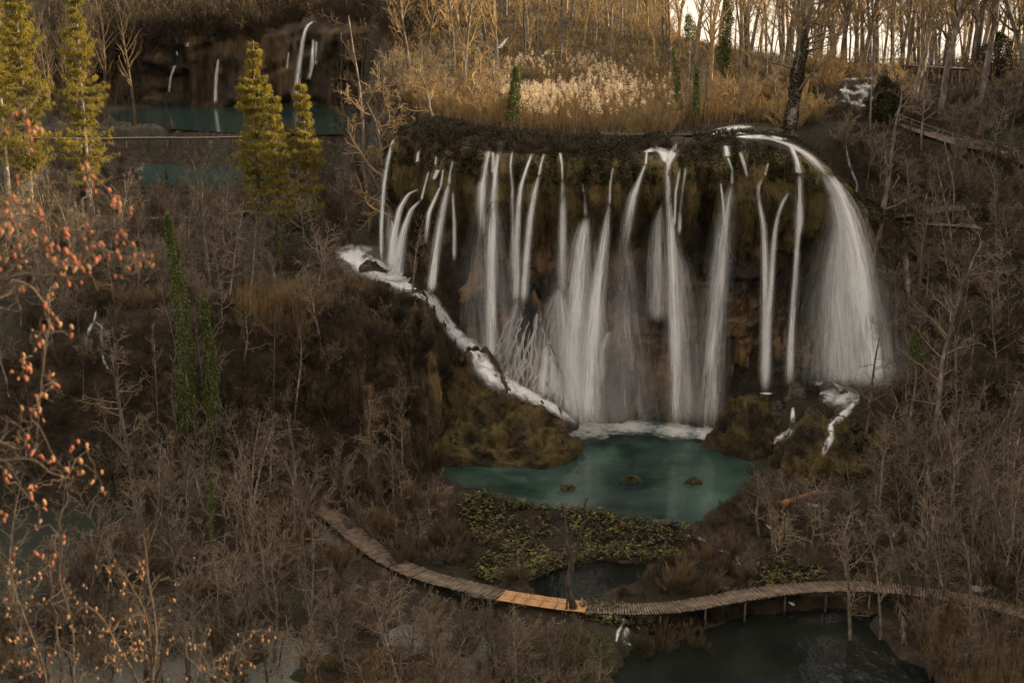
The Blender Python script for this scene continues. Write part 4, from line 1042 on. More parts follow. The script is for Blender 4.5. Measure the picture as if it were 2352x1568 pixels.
cnt['z5s'] = fill(60, (10, 42), (64, 90), ['shrub', 'willow'], 'leafless shrub in the wet wood right of the pool', 'shrubs in the right wet wood', sc=(.5, .9), cat='shrub', mind=1.3)
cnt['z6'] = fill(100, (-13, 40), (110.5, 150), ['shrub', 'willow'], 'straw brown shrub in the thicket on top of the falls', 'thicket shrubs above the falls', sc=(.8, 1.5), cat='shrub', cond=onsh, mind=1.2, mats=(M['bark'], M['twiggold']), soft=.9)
cnt['z6t'] = fill(34, (-13, 40), (112, 150), ['sapling', 'slender'], 'thin bare sapling standing in the thicket on top of the falls', 'saplings above the falls', sc=(.5, .9), cond=onsh, mind=2.5, name='sapling')
cnt['z7'] = fill(52, (33, 95), (122, 215), ['forest'], 'bare beech against the pale sky at the upper right', 'tall bare trees at the upper right', sc=(.7, 1.15), mind=3, cond=lambda x, y: sdf(UPLAKE, np.array([x]), np.array([y]))[0] < -3)
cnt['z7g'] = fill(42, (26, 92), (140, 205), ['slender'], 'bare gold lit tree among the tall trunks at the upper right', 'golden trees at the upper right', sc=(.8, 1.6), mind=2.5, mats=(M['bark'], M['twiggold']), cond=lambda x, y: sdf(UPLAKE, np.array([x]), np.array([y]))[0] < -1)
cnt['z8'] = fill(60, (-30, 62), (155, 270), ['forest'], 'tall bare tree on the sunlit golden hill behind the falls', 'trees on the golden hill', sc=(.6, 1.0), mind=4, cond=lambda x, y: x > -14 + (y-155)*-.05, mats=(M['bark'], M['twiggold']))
print('COUNTS', cnt)

# far woods as one mass each
def woodmass(name, n, xr, yr, kinds, m, label, sc, cond=None):
    A = Acc(); c = 0
    for _ in range(n*4):
        if c >= n: break
        x, y = RNG.uniform(*xr), RNG.uniform(*yr)
        if cond is not None and not cond(x, y): continue
        if name != 'cliff_top_wood' and inpond(x, y): continue
        z = 43 if name == 'cliff_top_wood' and y < 345 else gz(x, y)
        if not inframe(x, y, z, 10) or blocked(x, y, z, 10*sc[0], 1, .8): continue
        pr = PR[kinds[RNG.integers(len(kinds))]]; pr = pr[RNG.integers(len(pr))]
        V = np.concatenate(pr.low.V); s = RNG.uniform(*sc); a = RNG.uniform(0, 6.28); ca, sa = math.cos(a), math.sin(a)
        V = np.stack([V[:, 0]*ca-V[:, 1]*sa, V[:, 0]*sa+V[:, 1]*ca, V[:, 2]], -1)*s+np.array([x, y, z-.2])
        A.add(V, pr.low.F); c += 1
    if A.V: tag(A.obj(name, m), label, 'wood', kind='stuff')
    return c
woodmass('far_wood', 240, (-150, -18), (216, 420), ['forest', 'shrub', 'broad'], M['twigwarm'], 'mass of bare trees around the far lake and cliff', (.8, 1.3))
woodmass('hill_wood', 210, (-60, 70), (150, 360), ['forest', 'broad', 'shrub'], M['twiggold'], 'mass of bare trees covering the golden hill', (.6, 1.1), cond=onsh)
woodmass('cliff_top_wood', 110, (-140, -26), (334, 352), ['forest', 'broad', 'shrub'], M['twigwarm'], 'bare trees along the top of the far cliff', (.5, .9))
woodmass('shore_wood', 90, (170, 660), (1415, 1500), ['forest'], M['twigwarm'], 'distant bare trees beyond the upper right lake', (.6, 1.2))
woodmass('terrace_brush', 330, (-75, -13), (100, 212), ['shrub'], M['brush'], 'low brown brush covering the left terrace', (.5, 1.1))
woodmass('slope_brush', 260, (28, 75), (70, 150), ['shrub'], M['brush'], 'low leafless brush covering the right hillside', (.5, 1.0))

def massV(name, n, polyV, depth, sc, m, label, kinds=('shrub',)):
    A = Acc(); P = np.array(polyV, float)
    for _ in range(n*4):
        if len(A.V) >= n: break
        X, Y = RNG.uniform(P[:, 0].min(), P[:, 0].max()), RNG.uniform(P[:, 1].min(), P[:, 1].max())
        if sdf(P, np.array([X]), np.array([Y]))[0] < 0: continue
        h = hit(X, Y)
        if h is None: continue
        pr = PR[kinds[RNG.integers(len(kinds))]]; pr = pr[RNG.integers(len(pr))]; V = np.concatenate(pr.t.data and [np.array([v.co for v in pr.t.data.vertices])]) if False else np.concatenate(pr.low.V)
        s = RNG.uniform(*sc); a = RNG.uniform(0, 6.28); ca, sa = math.cos(a), math.sin(a)
        V = np.stack([V[:, 0]*ca-V[:, 1]*sa, V[:, 0]*sa+V[:, 1]*ca, V[:, 2]], -1)*s+h-[0, 0, .1]
        A.add(V, pr.low.F)
    if A.V: tag(A.obj(name, m), label, 'brush', kind='stuff')
massV('block_brush', 170, [(640, 680), (850, 670), (960, 700), (1035, 780), (1080, 860), (1000, 900), (950, 1000), (780, 1010), (640, 960)], 100, (.3, .6), M['brush'], 'brown brush matting the overgrown block left of the falls', ('shrub', 'willow'))
massV('far_cliff_brush', 170, [(240, 40), (700, 20), (1000, 20), (1000, 95), (850, 70), (700, 45), (600, 95), (400, 90), (240, 200)], 300, (1.6, 3.2), M['brush'], 'leafless brush hanging over the top of the far cliff', ('shrub',))
massV('brink_brush', 150, [(905, 300), (960, 262), (1100, 298), (1480, 330), (1640, 318), (1640, 340), (1480, 362), (1100, 352), (925, 372)], 108, (.18, .45), M['brush'], 'ragged dead brush along the brink of the falls', ('shrub', 'willow'))
massV('left_slope_brush', 120, [(0, 700), (640, 680), (640, 960), (0, 1000)], 100, (.3, .6), M['brush'], 'tangled brush on the dark left slope', ('shrub',))

massV('bank_brush', 120, [(1600, 1195), (1720, 1120), (1840, 1190), (1820, 1330), (1560, 1370), (1420, 1372), (1450, 1345), (1560, 1280)], 90, (.2, .42), M['brush'], 'low brown brush on the bank right of the bank pond')
massV('bank_brush', 50, [(1040, 1210), (1150, 1250), (1110, 1330), (1200, 1345), (1150, 1350), (1020, 1310), (950, 1260)], 90, (.2, .4), M['brush'], 'low brown brush between boardwalk and the yellow leafed plants')
massV('pond_brush', 90, [(1510, 1410), (1700, 1400), (1740, 1410), (1600, 1440), (1520, 1465)], 90, (.2, .42), M['brush'], 'low brush on the island edge between boardwalk and lower pond')
# ------------------------------------------------------------------ undergrowth
def ptsground(n, xr, yr, cond=None, pondok=False):
    x = RNG.uniform(*xr, n); y = RNG.uniform(*yr, n); z = ground(x, y)
    k = np.ones(n, bool)
    if not pondok:
        for nm, lv, pl, dep, sl in PONDS: k &= sdf(pl, x, y) < .1
        k &= sdf(SHPOOL, x, y) < 0
        k &= z > -2.3
    if cond is not None: k &= cond(x, y, z)
    return np.stack([x, y, z], -1)[k]
A = Acc()
for n, xr, yr, L0, L1, wd in [(110000, (-45, 60), (56, 126), .2, .8, .022), (50000, (-80, 60), (126, 200), .4, 1.4, .04), (30000, (-150, 100), (200, 380), .6, 2.2, .09), (26000, (-16, 40), (108, 150), .5, 1.8, .025)]:
    P0 = ptsground(n, xr, yr)
    D = rdir(len(P0))*.6; D[:, 2] = np.abs(D[:, 2])+.55
    A.add(*blades(P0, D, RNG.uniform(L0, L1, len(P0)), wd, RNG, .15))
tag(A.obj('undergrowth', M['litter']), 'dead stems and twigs covering the ground everywhere', 'undergrowth', kind='stuff')
A = Acc(); P0 = ptsground(60000, (-35, 75), (152, 310), lambda x, y, z: z > 27); D = rdir(len(P0))*.5; D[:, 2] = 1
A.add(*blades(P0, D, RNG.uniform(.4, 1.3, len(P0)), .09, RNG, .2)); tag(A.obj('hill_grass', M['hillgrass']), 'golden grass on the sunlit hill behind the falls', 'grass', kind='stuff')
A = Acc(); P0 = ptsground(26000, (-24, 0), (88, 105), lambda x, y, z: z > .5); D = rdir(len(P0))*.8; D[:, 2] = np.abs(D[:, 2])*.4; D[:, 1] -= .5
A.add(*blades(P0+[0, 0, .1], D, RNG.uniform(.4, 1.2, len(P0)), .03, RNG, .8)); tag(A.obj('slope_grass', M['litter']), 'shaggy brown grass hanging on the overgrown block', 'grass', kind='stuff')
# leaf litter / ivy on the ground
A = Acc(); P0 = ptsground(60000, (-42, 60), (56, 126), lambda x, y, z: fbm(x*.2, y*.2, 6.0, 3) > .12)
P0[:, 2] += RNG.uniform(0, .35, len(P0)); A.add(*leaves(P0, .16)); tag(A.obj('ground_leaves', M['ivydark']), 'dark evergreen leaves in patches on the ground', 'ground cover', kind='stuff')
# butterbur around the pool front
BB = V2([(1050, 1165), (1120, 1150), (1240, 1175), (1330, 1185), (1440, 1195), (1540, 1215), (1590, 1235), (1560, 1280), (1470, 1292), (1380, 1288), (1300, 1298), (1220, 1330), (1130, 1325), (1080, 1300), (1140, 1260), (1060, 1230)], -.7)
P0 = ptsground(24000, (BB[:, 0].min(), BB[:, 0].max()), (BB[:, 1].min(), BB[:, 1].max()), lambda x, y, z: (sdf(BB, x, y) > 0) & (fbm(x*.35, y*.35, 2.0, 3) > -.22))
P1 = ptsground(6000, (13, 21), (74, 80), lambda x, y, z: (fbm(x*.35, y*.35, 2.0, 3) > .0)); P2 = ptsground(5000, (4, 16), (68, 72), lambda x, y, z: (fbm(x*.35, y*.35, 2.0, 3) > .05))
P0 = np.concatenate([P0, P1, P2])
P0[:, 2] += RNG.uniform(.05, .5, len(P0)); n = len(P0)
up = rdir(n)*.5; up[:, 2] = 1; up /= np.linalg.norm(up, axis=1, keepdims=True)
a = np.cross(up, rdir(n)); a /= np.linalg.norm(a, axis=1, keepdims=True); b = np.cross(up, a); s = .05+.085*RNG.random((n, 1))**2
ang = np.arange(6)*math.pi/3
V = P0[:, None, :] + (np.cos(ang)[None, :, None]*a[:, None]+np.sin(ang)[None, :, None]*b[:, None])*s[:, None]*(1+.15*RNG.normal(size=(n, 6, 1)))
A = Acc(); A.add(V.reshape(-1, 3), np.arange(n*6).reshape(n, 6)); tag(A.obj('butterbur', M['butterbur']), 'yellow green round leaved plants carpeting the bank before the pool', 'ground cover', kind='stuff')

A = Acc(); P0 = ptsground(9000, (BB[:, 0].min(), BB[:, 0].max()), (BB[:, 1].min(), BB[:, 1].max()), lambda x, y, z: (sdf(BB, x, y) > -.5)); D = rdir(len(P0)); D[:, 2] = np.abs(D[:, 2])*.6+.1
A.add(*blades(P0, D, RNG.uniform(.3, .9, len(P0)), .03, RNG, .5)); tag(A.obj('dead_leaves', M['litter']), 'dark withered stalks between the yellow leafed plants', 'undergrowth', kind='stuff')
def reeds(name, poly, z0, n, h, m, label, plume=False, wd=.03, lean=.12, z=None, K=4, droop=.12):
    P = V2(poly, z0) if z0 is not None else np.array(poly, float); P0 = ptsground(n*3, (P[:, 0].min(), P[:, 0].max()), (P[:, 1].min(), P[:, 1].max()), lambda x, y, z: (sdf(P, x, y) > 0) & (fbm(x*.4, y*.4, 5.0, 2) > -.3), pondok=True)[:n]
    if z is not None: P0[:, 2] = np.maximum(P0[:, 2], z)
    D = rdir(len(P0))*lean; D[:, 2] = 1
    L = RNG.uniform(h*.6, h*1.15, len(P0)); A = Acc(); A.add(*blades(P0, D, L, wd, RNG, droop, K))
    # long leaves
    q = RNG.integers(len(P0), size=len(P0)*2); D2 = rdir(len(q))*.5; D2[:, 2] = 1
    A.add(*blades(P0[q]+(D[q]/np.linalg.norm(D[q], axis=1, keepdims=True))*(L[q]*RNG.uniform(.2, .7, len(q)))[:, None], D2, RNG.uniform(.3, .8, len(q))*h*.35, wd, RNG, .6, 3))
    tag(A.obj(name, m), label, 'reeds', kind='stuff')
    if plume:
        Dn = D/np.linalg.norm(D, axis=1, keepdims=True)
        tip = P0+Dn*L[:, None]-np.array([0, 0, 1])*(L*droop)[:, None]
        tip = tip[RNG.random(len(tip)) < (.08+.5*(fbm(tip[:, 0]*.35, tip[:, 1]*.3, 2.0, 3) > .02))*ss(22, 6, tip[:, 0])*ss(-5, 0, tip[:, 0])]
        q = np.repeat(np.arange(len(tip)), 14)
        A = Acc(); c = tip[q] + RNG.normal(size=(len(q), 3))*np.array([.07, .07, .16])
        A.add(*blades(c, RNG.normal(size=(len(q), 3))*.5+np.array([0.2, 0, .6]), RNG.uniform(.14, .3, len(q)), .085, RNG, .5))
        tag(A.obj('reed_plumes', M['plume']), 'pale fluffy plumes on top of the sunlit reeds above the falls', 'reeds', kind='stuff')
reeds('plumed_reeds', [(-4, 121), (4, 118), (13, 120), (23, 128), (26, 150), (22, 166), (0, 166), (-6, 145)], None, 5200, 2.9, M['reed'], 'tall dry reeds standing in sunlight above the falls', True)
reeds('thicket_reeds', [(-12, 114), (0, 112), (12, 113), (24, 124), (33, 134), (36, 160), (-14, 160), (-13, 130)], None, 6500, 2.0, M['reed'], 'golden dry reeds and stems filling the thicket above the falls', wd=.035, lean=.22)
reeds('yellow_reeds', [(2085, 1445), (2180, 1430), (2352, 1450), (2420, 1480), (2420, 1640), (2200, 1640), (2130, 1560)], -2.2, 2000, 2.3, M['palereed'], 'tall straw yellow reeds at the lower right corner', z=-2.3, wd=.03, lean=.2)
reeds('bank_reeds', [(560, 1040), (660, 1020), (760, 1030), (760, 1075), (640, 1085), (560, 1075)], 0, 1500, 2.2, M['reed'], 'dry reed clump left of the pool behind the willow scrub')
reeds('bank_reeds', [(800, 1060), (905, 1060), (910, 1090), (810, 1095)], 0, 900, 2.0, M['reed'], 'narrow dry reed clump at the dark left end of the pool')
reeds('sedge', [(1170, 1540), (1280, 1490), (1400, 1510), (1390, 1620), (1170, 1620)], -2.2, 2600, 1.3, mat('sedge_green', [(.04, .045, .015), (.12, .11, .04)], .8, coord='World'), 'arching grey green sedge at the bottom edge', lean=.5, droop=.5, wd=.03, z=-2.3)
reeds('sedge', [(700, 1530), (900, 1520), (1120, 1530), (1150, 1640), (700, 1640)], -2.2, 2600, 1.0, M['reed'], 'yellowish dry grass at the bottom edge left of the sedge', lean=.5, droop=.3, wd=.03, z=-2.3)
reeds('terrace_grass', [(560, 640), (700, 630), (840, 650), (930, 690), (800, 700), (600, 690)], 12.9, 3000, .7, M['reed'], 'tawny grass on the edge of the terrace above the block', lean=.5, droop=.3)

# willow and brown shrubs in front of the pool
for i, (X, Y, s, lb) in enumerate([(990, 1100, 1.1, 'brown domed willow shrub at the left shore of the pool'), (880, 1110, 1.2, 'reddish brown willow shrub behind the upper end of the boardwalk'), (965, 1190, 1.2, 'dense purple brown shrub between boardwalk and yellow leafed plants'),
                                   (1020, 1245, 1.1, 'dense grey brown shrub touching the left side of the yellow leafed plants'), (930, 1235, 1.1, 'round dark shrub above the middle of the boardwalk'), (1180, 1330, .6, 'small straw brown shrub on the tongue of land beside the bank pond'),
                                   (1560, 1335, .9, 'brown shrub right of the bank pond'), (1620, 1345, .9, 'brown shrub on the boardwalk side right of the bank pond'), (760, 1100, 1.2, 'orange brown willow shrub left of the pool behind the trees'), (680, 1090, 1.2, 'tawny willow shrub farthest left below the dark hollow'),
                                   (830, 1150, 1.1, 'brown shrub right behind the snowy upper end of the boardwalk'), (1500, 1440, .9, 'brown shrub between boardwalk and lower pond'), (1590, 1425, .8, 'low brown shrub on the island edge of the lower pond')]):
    p = WZ(X, Y, -.7); PR['willow'][i % 2].put(p[0], p[1], s, label=lb, cat='shrub')

# ------------------------------------------------------------------ spruces
def spruce(x, y, h, cw, seed, label, base=.25, ivy=0.0, dens=1.0, z=None):
    rs = np.random.default_rng(seed)
    e = empty('spruce', (x, y, gz(x, y) if z is None else z)); tag(e, label, 'spruce', 'golden lit spruces')
    P, R = trunkline(h, h*.0125, 14, .01, rs, .01)
    T = Acc(); T.add(*tubes(P, R, 9)); T.obj('trunk', M['bark'], e, True)
    nb = int(h*9*dens); hh = base*h + (h*(1-base)-.3)*np.sort(rs.random(nb))**.9; wz = .95; hh = (np.round(hh/wz)*wz*.8+hh*.2)
    tr = (hh-base*h)/(h*(1-base))
    Lb = cw*1.2*(1-tr)**.72*(.70+.36*np.sin(hh*5.5+rs.normal(0, .5, nb)))*rs.uniform(.7, 1.15, nb)*np.clip(.45+tr*4, 0, 1) + .25
    az = rs.uniform(0, 6.28, nb); K = 8; t = np.linspace(0, 1, K)
    el = -.15 + .55*tr + rs.normal(0, .08, nb)
    rad = Lb[:, None]*t; zc = hh[:, None] + rad*np.sin(el)[:, None] - .22*Lb[:, None]*np.sin(t*math.pi)*.6 + .06*Lb[:, None]*t**3
    cx = np.interp(hh, P[0, :, 2], P[0, :, 0]); cy = np.interp(hh, P[0, :, 2], P[0, :, 1])
    Q = np.stack([cx[:, None]+np.cos(az)[:, None]*rad, cy[:, None]+np.sin(az)[:, None]*rad, zc], -1)
    B = Acc(); B.add(*tubes(Q, np.maximum(.035*(1-t)[None]*np.ones((nb, 1)), .008), 3)); B.obj('branches', M['bark'], e)
    F = Acc(); m = 30
    tt = rs.random((nb, m))**.75*.95+.06; f = np.clip(tt*(K-1), 0, K-1.001); i = f.astype(int); g = (f-i)[..., None]; ix = np.arange(nb)[:, None]
    C = Q[ix, i]*(1-g)+Q[ix, i+1]*g
    sp = (.16+.22*Lb[:, None]*(1-tt))*rs.normal(size=(nb, m))*.8
    side = np.stack([-np.sin(az), np.cos(az), 0*az], -1)[:, None, :]
    C = C + side*sp[..., None] - np.array([0, 0, 1])*np.abs(rs.normal(0, .13, (nb, m)))[..., None]
    C = C.reshape(-1, 3); q = np.repeat(np.arange(len(C)), 4)
    out = np.repeat(np.stack([np.cos(az), np.sin(az), 0*az], -1), m, 0)[q]*.6 + (side*np.sign(sp)[..., None]).reshape(-1, 3)[q]*.5
    D = out + rdir(len(q), rs)*.55 + np.array([0, 0, -.45])
    F.add(*blades(C[q]+rdir(len(q), rs)*.06, D, rs.uniform(.16, .40, len(q)), .065, rs, .5))
    F.obj('needles', M['spruce'], e)
    if ivy: leafcoat('ivy', P[0], .35, 0, ivy, 2600, M['ivy'], e, rs)
    return e
def leafcoat(name, P, rad, t0, t1, n, m, parent, rs, size=.17, wob=.5, bush=False):
    t = rs.uniform(t0, t1, n)*(len(P)-1); i = np.clip(t.astype(int), 0, len(P)-2); g = (t-i)[:, None]
    c = P[i]*(1-g)+P[i+1]*g; a = rs.uniform(0, 6.28, n)
    rr2 = rad*(1+wob*fbm(c[:, 2]*.9, np.cos(a)*1.2, np.sin(a)*1.2+rad*9, 3)*1.6)*np.sqrt(rs.uniform(.3, 1.15, n))
    u = (t/(len(P)-1)-t0)/(t1-t0); rr2 = rr2*(np.sin(math.pi*np.clip(.12+.86*u, 0, 1))**.8*1.25 if bush else (1.15-.75*u**3))
    c = c + np.stack([np.cos(a)*rr2, np.sin(a)*rr2, rs.normal(0, .08, n)], -1)
    A = Acc(); A.add(*leaves(c, size, rs, .7)); return A.obj(name, m, parent)
def spr(X, Yb, Yt, d, cw, seed, label, **k):
    b = W(X, Yb, d); t = W(X, Yt, d); z = gz(b[0], b[1]); return spruce(b[0], b[1], t[2]-z, cw, seed, label, z=z, **k)
spr(70, 460, -95, 140, 3.7, 1, 'broad golden spruce near the left edge, tallest on that side', base=.22, dens=1.3, ivy=.25)
spr(205, 440, -55, 145, 3.6, 2, 'open golden spruce second from the left edge with a bare lower trunk', base=.2, dens=.85)
spr(18, 430, -40, 152, 3.0, 6, 'golden spruce cut off by the left edge', base=.3)
spr(598, 560, 92, 135, 3.0, 3, 'tall dark-footed spruce, left and tallest of the middle group', base=.2, ivy=.33, dens=1.1)
spr(642, 560, 215, 132, 2.6, 4, 'dense spruce between the tallest and the right one of the middle group', base=.15, dens=1.2)
spr(716, 575, 180, 134, 2.0, 5, 'slim spruce, right one of the middle group', base=.16, ivy=.22)

# ivy clad trunks
def ivytree(X, Yb, Yt, d, rad, seed, label, m='ivy', n=5000, r0=.14, t0=.02, t1=1.0, lean=0, top=False, size=.17, limb0=.4, bush=False):
    b = W(X, Yb, d); z = gz(b[0], b[1]); h = W(X, Yt, d)[2]-z; rs = np.random.default_rng(seed)
    e = empty('ivy_tree', (b[0], b[1], z)); tag(e, label, 'tree')
    P, R = trunkline(h, r0, 14, .03, rs, .02+lean); R = np.maximum(R, .03)
    T = Acc(); T.add(*tubes(P, R, 8)); T.obj('trunk', M['bark'], e, True)
    C = Acc(); b1 = grow(P, R, 10 if limb0 > .3 else 26, limb0, 1, .7 if limb0 > .3 else 1.15, .3, 6, .12, .05, rs, .4); b2 = grow(*b1, 5, .3, 1, .7, .45, 4, .15, .03, rs, .6)
    C.add(*tubes(b1[0], clampR(b1[1], .015), 3)); C.add(*tubes(b2[0], clampR(b2[1], .01), 3)); C.obj('crown', M['twig'], e)
    leafcoat('ivy' if not bush else 'foliage', P[0], rad, t0, t1, n, M[m], e, rs, size, bush=bush)
    return e
ivytree(428, 975, 485, 91, .55, 11, 'tall leaning trunk wrapped in bright green ivy on the left slope', n=9000, t0=.12)
ivytree(488, 955, 690, 91, .5, 12, 'shorter broad trunk wrapped in dull green ivy beside the tall ivy one', n=7000)
ivytree(647, 720, 520, 118, .16, 13, 'very thin ivy wrapped stem on the terrace below the middle spruces', n=900)
ivytree(1180, 285, 150, 119, .5, 14, 'yellow glowing ivy pillar in the thicket above the falls', n=3800)
ivytree(1598, 295, 150, 121, .3, 15, 'narrow trunk with sunlit ivy right of the plumed reeds', n=2600, t0=.0)
ivytree(1562, 290, 110, 124, .28, 16, 'leaning pair of sunlit ivy stems behind the narrow ivy trunk', n=2200, lean=.08)
ivytree(1660, 210, -60, 165, .6, 17, 'tall straight ivy column against the sky right of the golden hill', n=3800, size=.28, r0=.3)
ivytree(1582, 200, 10, 150, .5, 19, 'slim tree with a ball of ivy near its top at the hill shoulder', n=900, size=.22, t0=.65, t1=.9)
ivytree(2030, 290, 175, 125, 1.2, 20, 'dark bushy evergreen beside the upper right cascades', m='ivydark', n=6500, t0=.05, size=.2, bush=True)
ivytree(2290, 145, 75, 135, 1.5, 21, 'small dark yew between tall trunks near the top right corner', m='ivydark', n=6500, t0=.15, size=.2, bush=True)
ivytree(1815, 300, -200, 113, .45, 18, 'massive ivy clad tree standing at the brink right of the shelf pool', m='ivydark', n=9000, r0=.5, t0=.05, t1=.6, size=.18, limb0=.22)
ivytree(2090, 900, 740, 96, .5, 27, 'thin tree with an olive mistletoe ball right of the largest fall', n=1500, t0=.75, t1=1)
ivytree(482, 1160, 1080, 80, .2, 28, 'short yellow mossy stem at the left end of the far boardwalk', n=700)
# massive tree limbs: a second bare crown on the brink tree
b = W(1815, 300, 113); PR['forest'][0].put(b[0]+.4, b[1]+.3, 1.05, label='spreading bare limbs tree right behind the massive ivy clad one', cat='tree')

def single(kind, X, Yb, Yt, d, label, i=0, cat='tree', mats=None, lean=(0, 0), rz=None, name=None):
    b = W(X, Yb, d); z = gz(b[0], b[1]); h = W(X, Yt, d)[2]-z; pr = PR[kind][i % len(PR[kind])]
    return pr.put(b[0], b[1], h/pr.h, label=label, cat=cat, mats=mats, lean=lean, rz=rz, name=name)
def snag():
    rs = np.random.default_rng(5); b = W(1322, 1455, 71.2); e = empty('dead_tree', (b[0], b[1], gz(b[0], b[1]))); tag(e, 'tall dead snag with a forked broken top in front of the newer boardwalk planks', 'tree'); o = np.array(e.location)
    def line(pts, r0, r1):
        P = np.array([W(x, y, 71.2+dy) for x, y, dy in pts]); C, s = resample(smoothcurve(P, 50), 30); C = C+rs.normal(0, .012, C.shape); return (C-o)[None], (np.linspace(r0, r1, 30)*(1+.12*rs.normal(size=30)))[None]
    T = Acc(); C = Acc()
    for pts, r0, r1 in [([(1322, 1465, 0), (1318, 1400, 0), (1306, 1350, 0), (1312, 1300, 0), (1302, 1240, 0), (1299, 1190, 0), (1292, 1160, 0)], .30, .06), ([(1312, 1300, 0), (1326, 1262, .1), (1336, 1215, .2), (1346, 1185, .2), (1342, 1160, .2), (1352, 1142, .2)], .15, .04),
                        ([(1302, 1240, 0), (1280, 1215, .2), (1262, 1205, .4)], .07, .03), ([(1346, 1190, .2), (1330, 1160, .1)], .06, .03)]:
        P, Rr = line(pts, r0, r1); T.add(*tubes(P, Rr, 8)); b1 = grow(P, Rr, 6, .5, 1, .8, .16, 5, .25, .02, rs, .4); b2 = grow(*b1, 3, .3, 1, .7, .5, 4, .25, 0, rs, .5)
        C.add(*tubes(b1[0], clampR(b1[1], .012), 4)); C.add(*tubes(b2[0], clampR(b2[1], .008), 3))
    T.obj('trunk', M['bark'], e, True); C.obj('crown', M['bark'], e)
snag()
single('dead', 1300, 1430, 1330, 71.0, 'short dead stub leaning against the tall snag', 1)
single('slender', 1990, 960, 715, 98, 'thin pale birch standing in front of the foot of the largest fall', 1)
single('dead', 1995, 500, 320, 111, 'crooked leaning dead trunk on the dark slope right of the falls', 1, lean=(0, .2))
single('slender', 2135, 1090, 530, 93, 'tall thin mottled trunk right of the largest fall', 2)
single('slender', 948, 640, 500, 106, 'slim bare tree before the far left falls', 0)
single('slender', 302, 960, 700, 90, 'pale many branched bare tree on the left slope', 3)
single('broad', 1740, 1280, 1060, 84, 'grey umbrella shaped bare tree at the right shore of the pool', 0)
single('broad', 1770, 1330, 1150, 80, 'lower spreading bare tree right of the pool outlet', 2)
single('slender', 848, 340, 30, 140, 'straight dead larch on the terrace edge left of the cliff', 1, mats=(M['bark'], M['twigwarm']))
single('slender', 570, 1260, 1090, 73, 'dark leaning trunk in the flooded wood', 2)
single('slender', 1955, 1420, 1150, 70, 'tall bare trunk rising in front of the right boardwalk', 0)
single('slender', 2025, 1420, 1200, 70, 'thin spotted trunk just right of the tallest one before the right boardwalk', 3)
single('slender', 2165, 1410, 1200, 71, 'slender twin stem before the right end of the boardwalk', 1)

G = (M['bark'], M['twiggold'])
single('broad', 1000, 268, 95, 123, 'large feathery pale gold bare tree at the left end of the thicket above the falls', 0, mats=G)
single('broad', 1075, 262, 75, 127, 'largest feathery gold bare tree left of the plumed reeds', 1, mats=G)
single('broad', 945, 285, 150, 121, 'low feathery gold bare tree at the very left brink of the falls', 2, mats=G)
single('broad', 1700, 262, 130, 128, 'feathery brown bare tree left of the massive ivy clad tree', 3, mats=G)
# fallen log, broken bough
def logobj(name, a, b, r, m, label, seed=0, cat='log'):
    rs = np.random.default_rng(seed); t = np.linspace(0, 1, 9)[:, None]; P = (np.array(a)*(1-t)+np.array(b)*t+rs.normal(0, .03, (9, 3)))[None]
    A = Acc(); V, F = tubes(P, np.linspace(r, r*.75, 9)[None]*(1+.06*rs.normal(size=(1, 9))), 10, cap=True); A.add(V, F); tag(A.obj(name, m, smooth=True), label, cat)
logobj('fallen_log', W(1795, 1158, 86), W(1882, 1128, 87.5), .26, M['log'], 'orange brown fallen log lying right of the pool')
logobj('fallen_branch', W(1385, 1440, 70), W(1335, 1375, 72), .09, M['bark'], 'pale broken branch leaning beside the snag', 3, 'branch')
logobj('fallen_log', W(985, 1170, 95), W(1010, 1120, 97), .1, M['bark'], 'grey stick lying on the moss mound', 4)
def snagfall():
    rs = np.random.default_rng(8); e = empty('broken_bough', tuple(W(2068, 1500, 68))); tag(e, 'pale bare bough hanging over the straw reeds at the lower right', 'branch')
    o = W(2068, 1500, 68); t = np.linspace(0, 1, 9)[:, None]; P = ((W(2060, 1352, 70)-o)*(1-t)+(W(2078, 1470, 68.5)-o)*t+rs.normal(0, .05, (9, 3)))[None]; R = np.linspace(.03, .10, 9)[None]
    A = Acc(); A.add(*tubes(P, R, 6)); A.obj('stem', M['bark'], e)
    b1 = grow(P, R, 26, .2, 1, .5, .35, 5, .12, -.28, rs, .5); b2 = grow(*b1, 5, .2, 1, .6, .5, 4, .12, -.1, rs, .6)
    A = Acc(); A.add(*tubes(b1[0], clampR(b1[1], .012), 3)); A.add(*tubes(b2[0], clampR(b2[1], .009), 3)); A.obj('twigs', M['twig'], e)
snagfall()

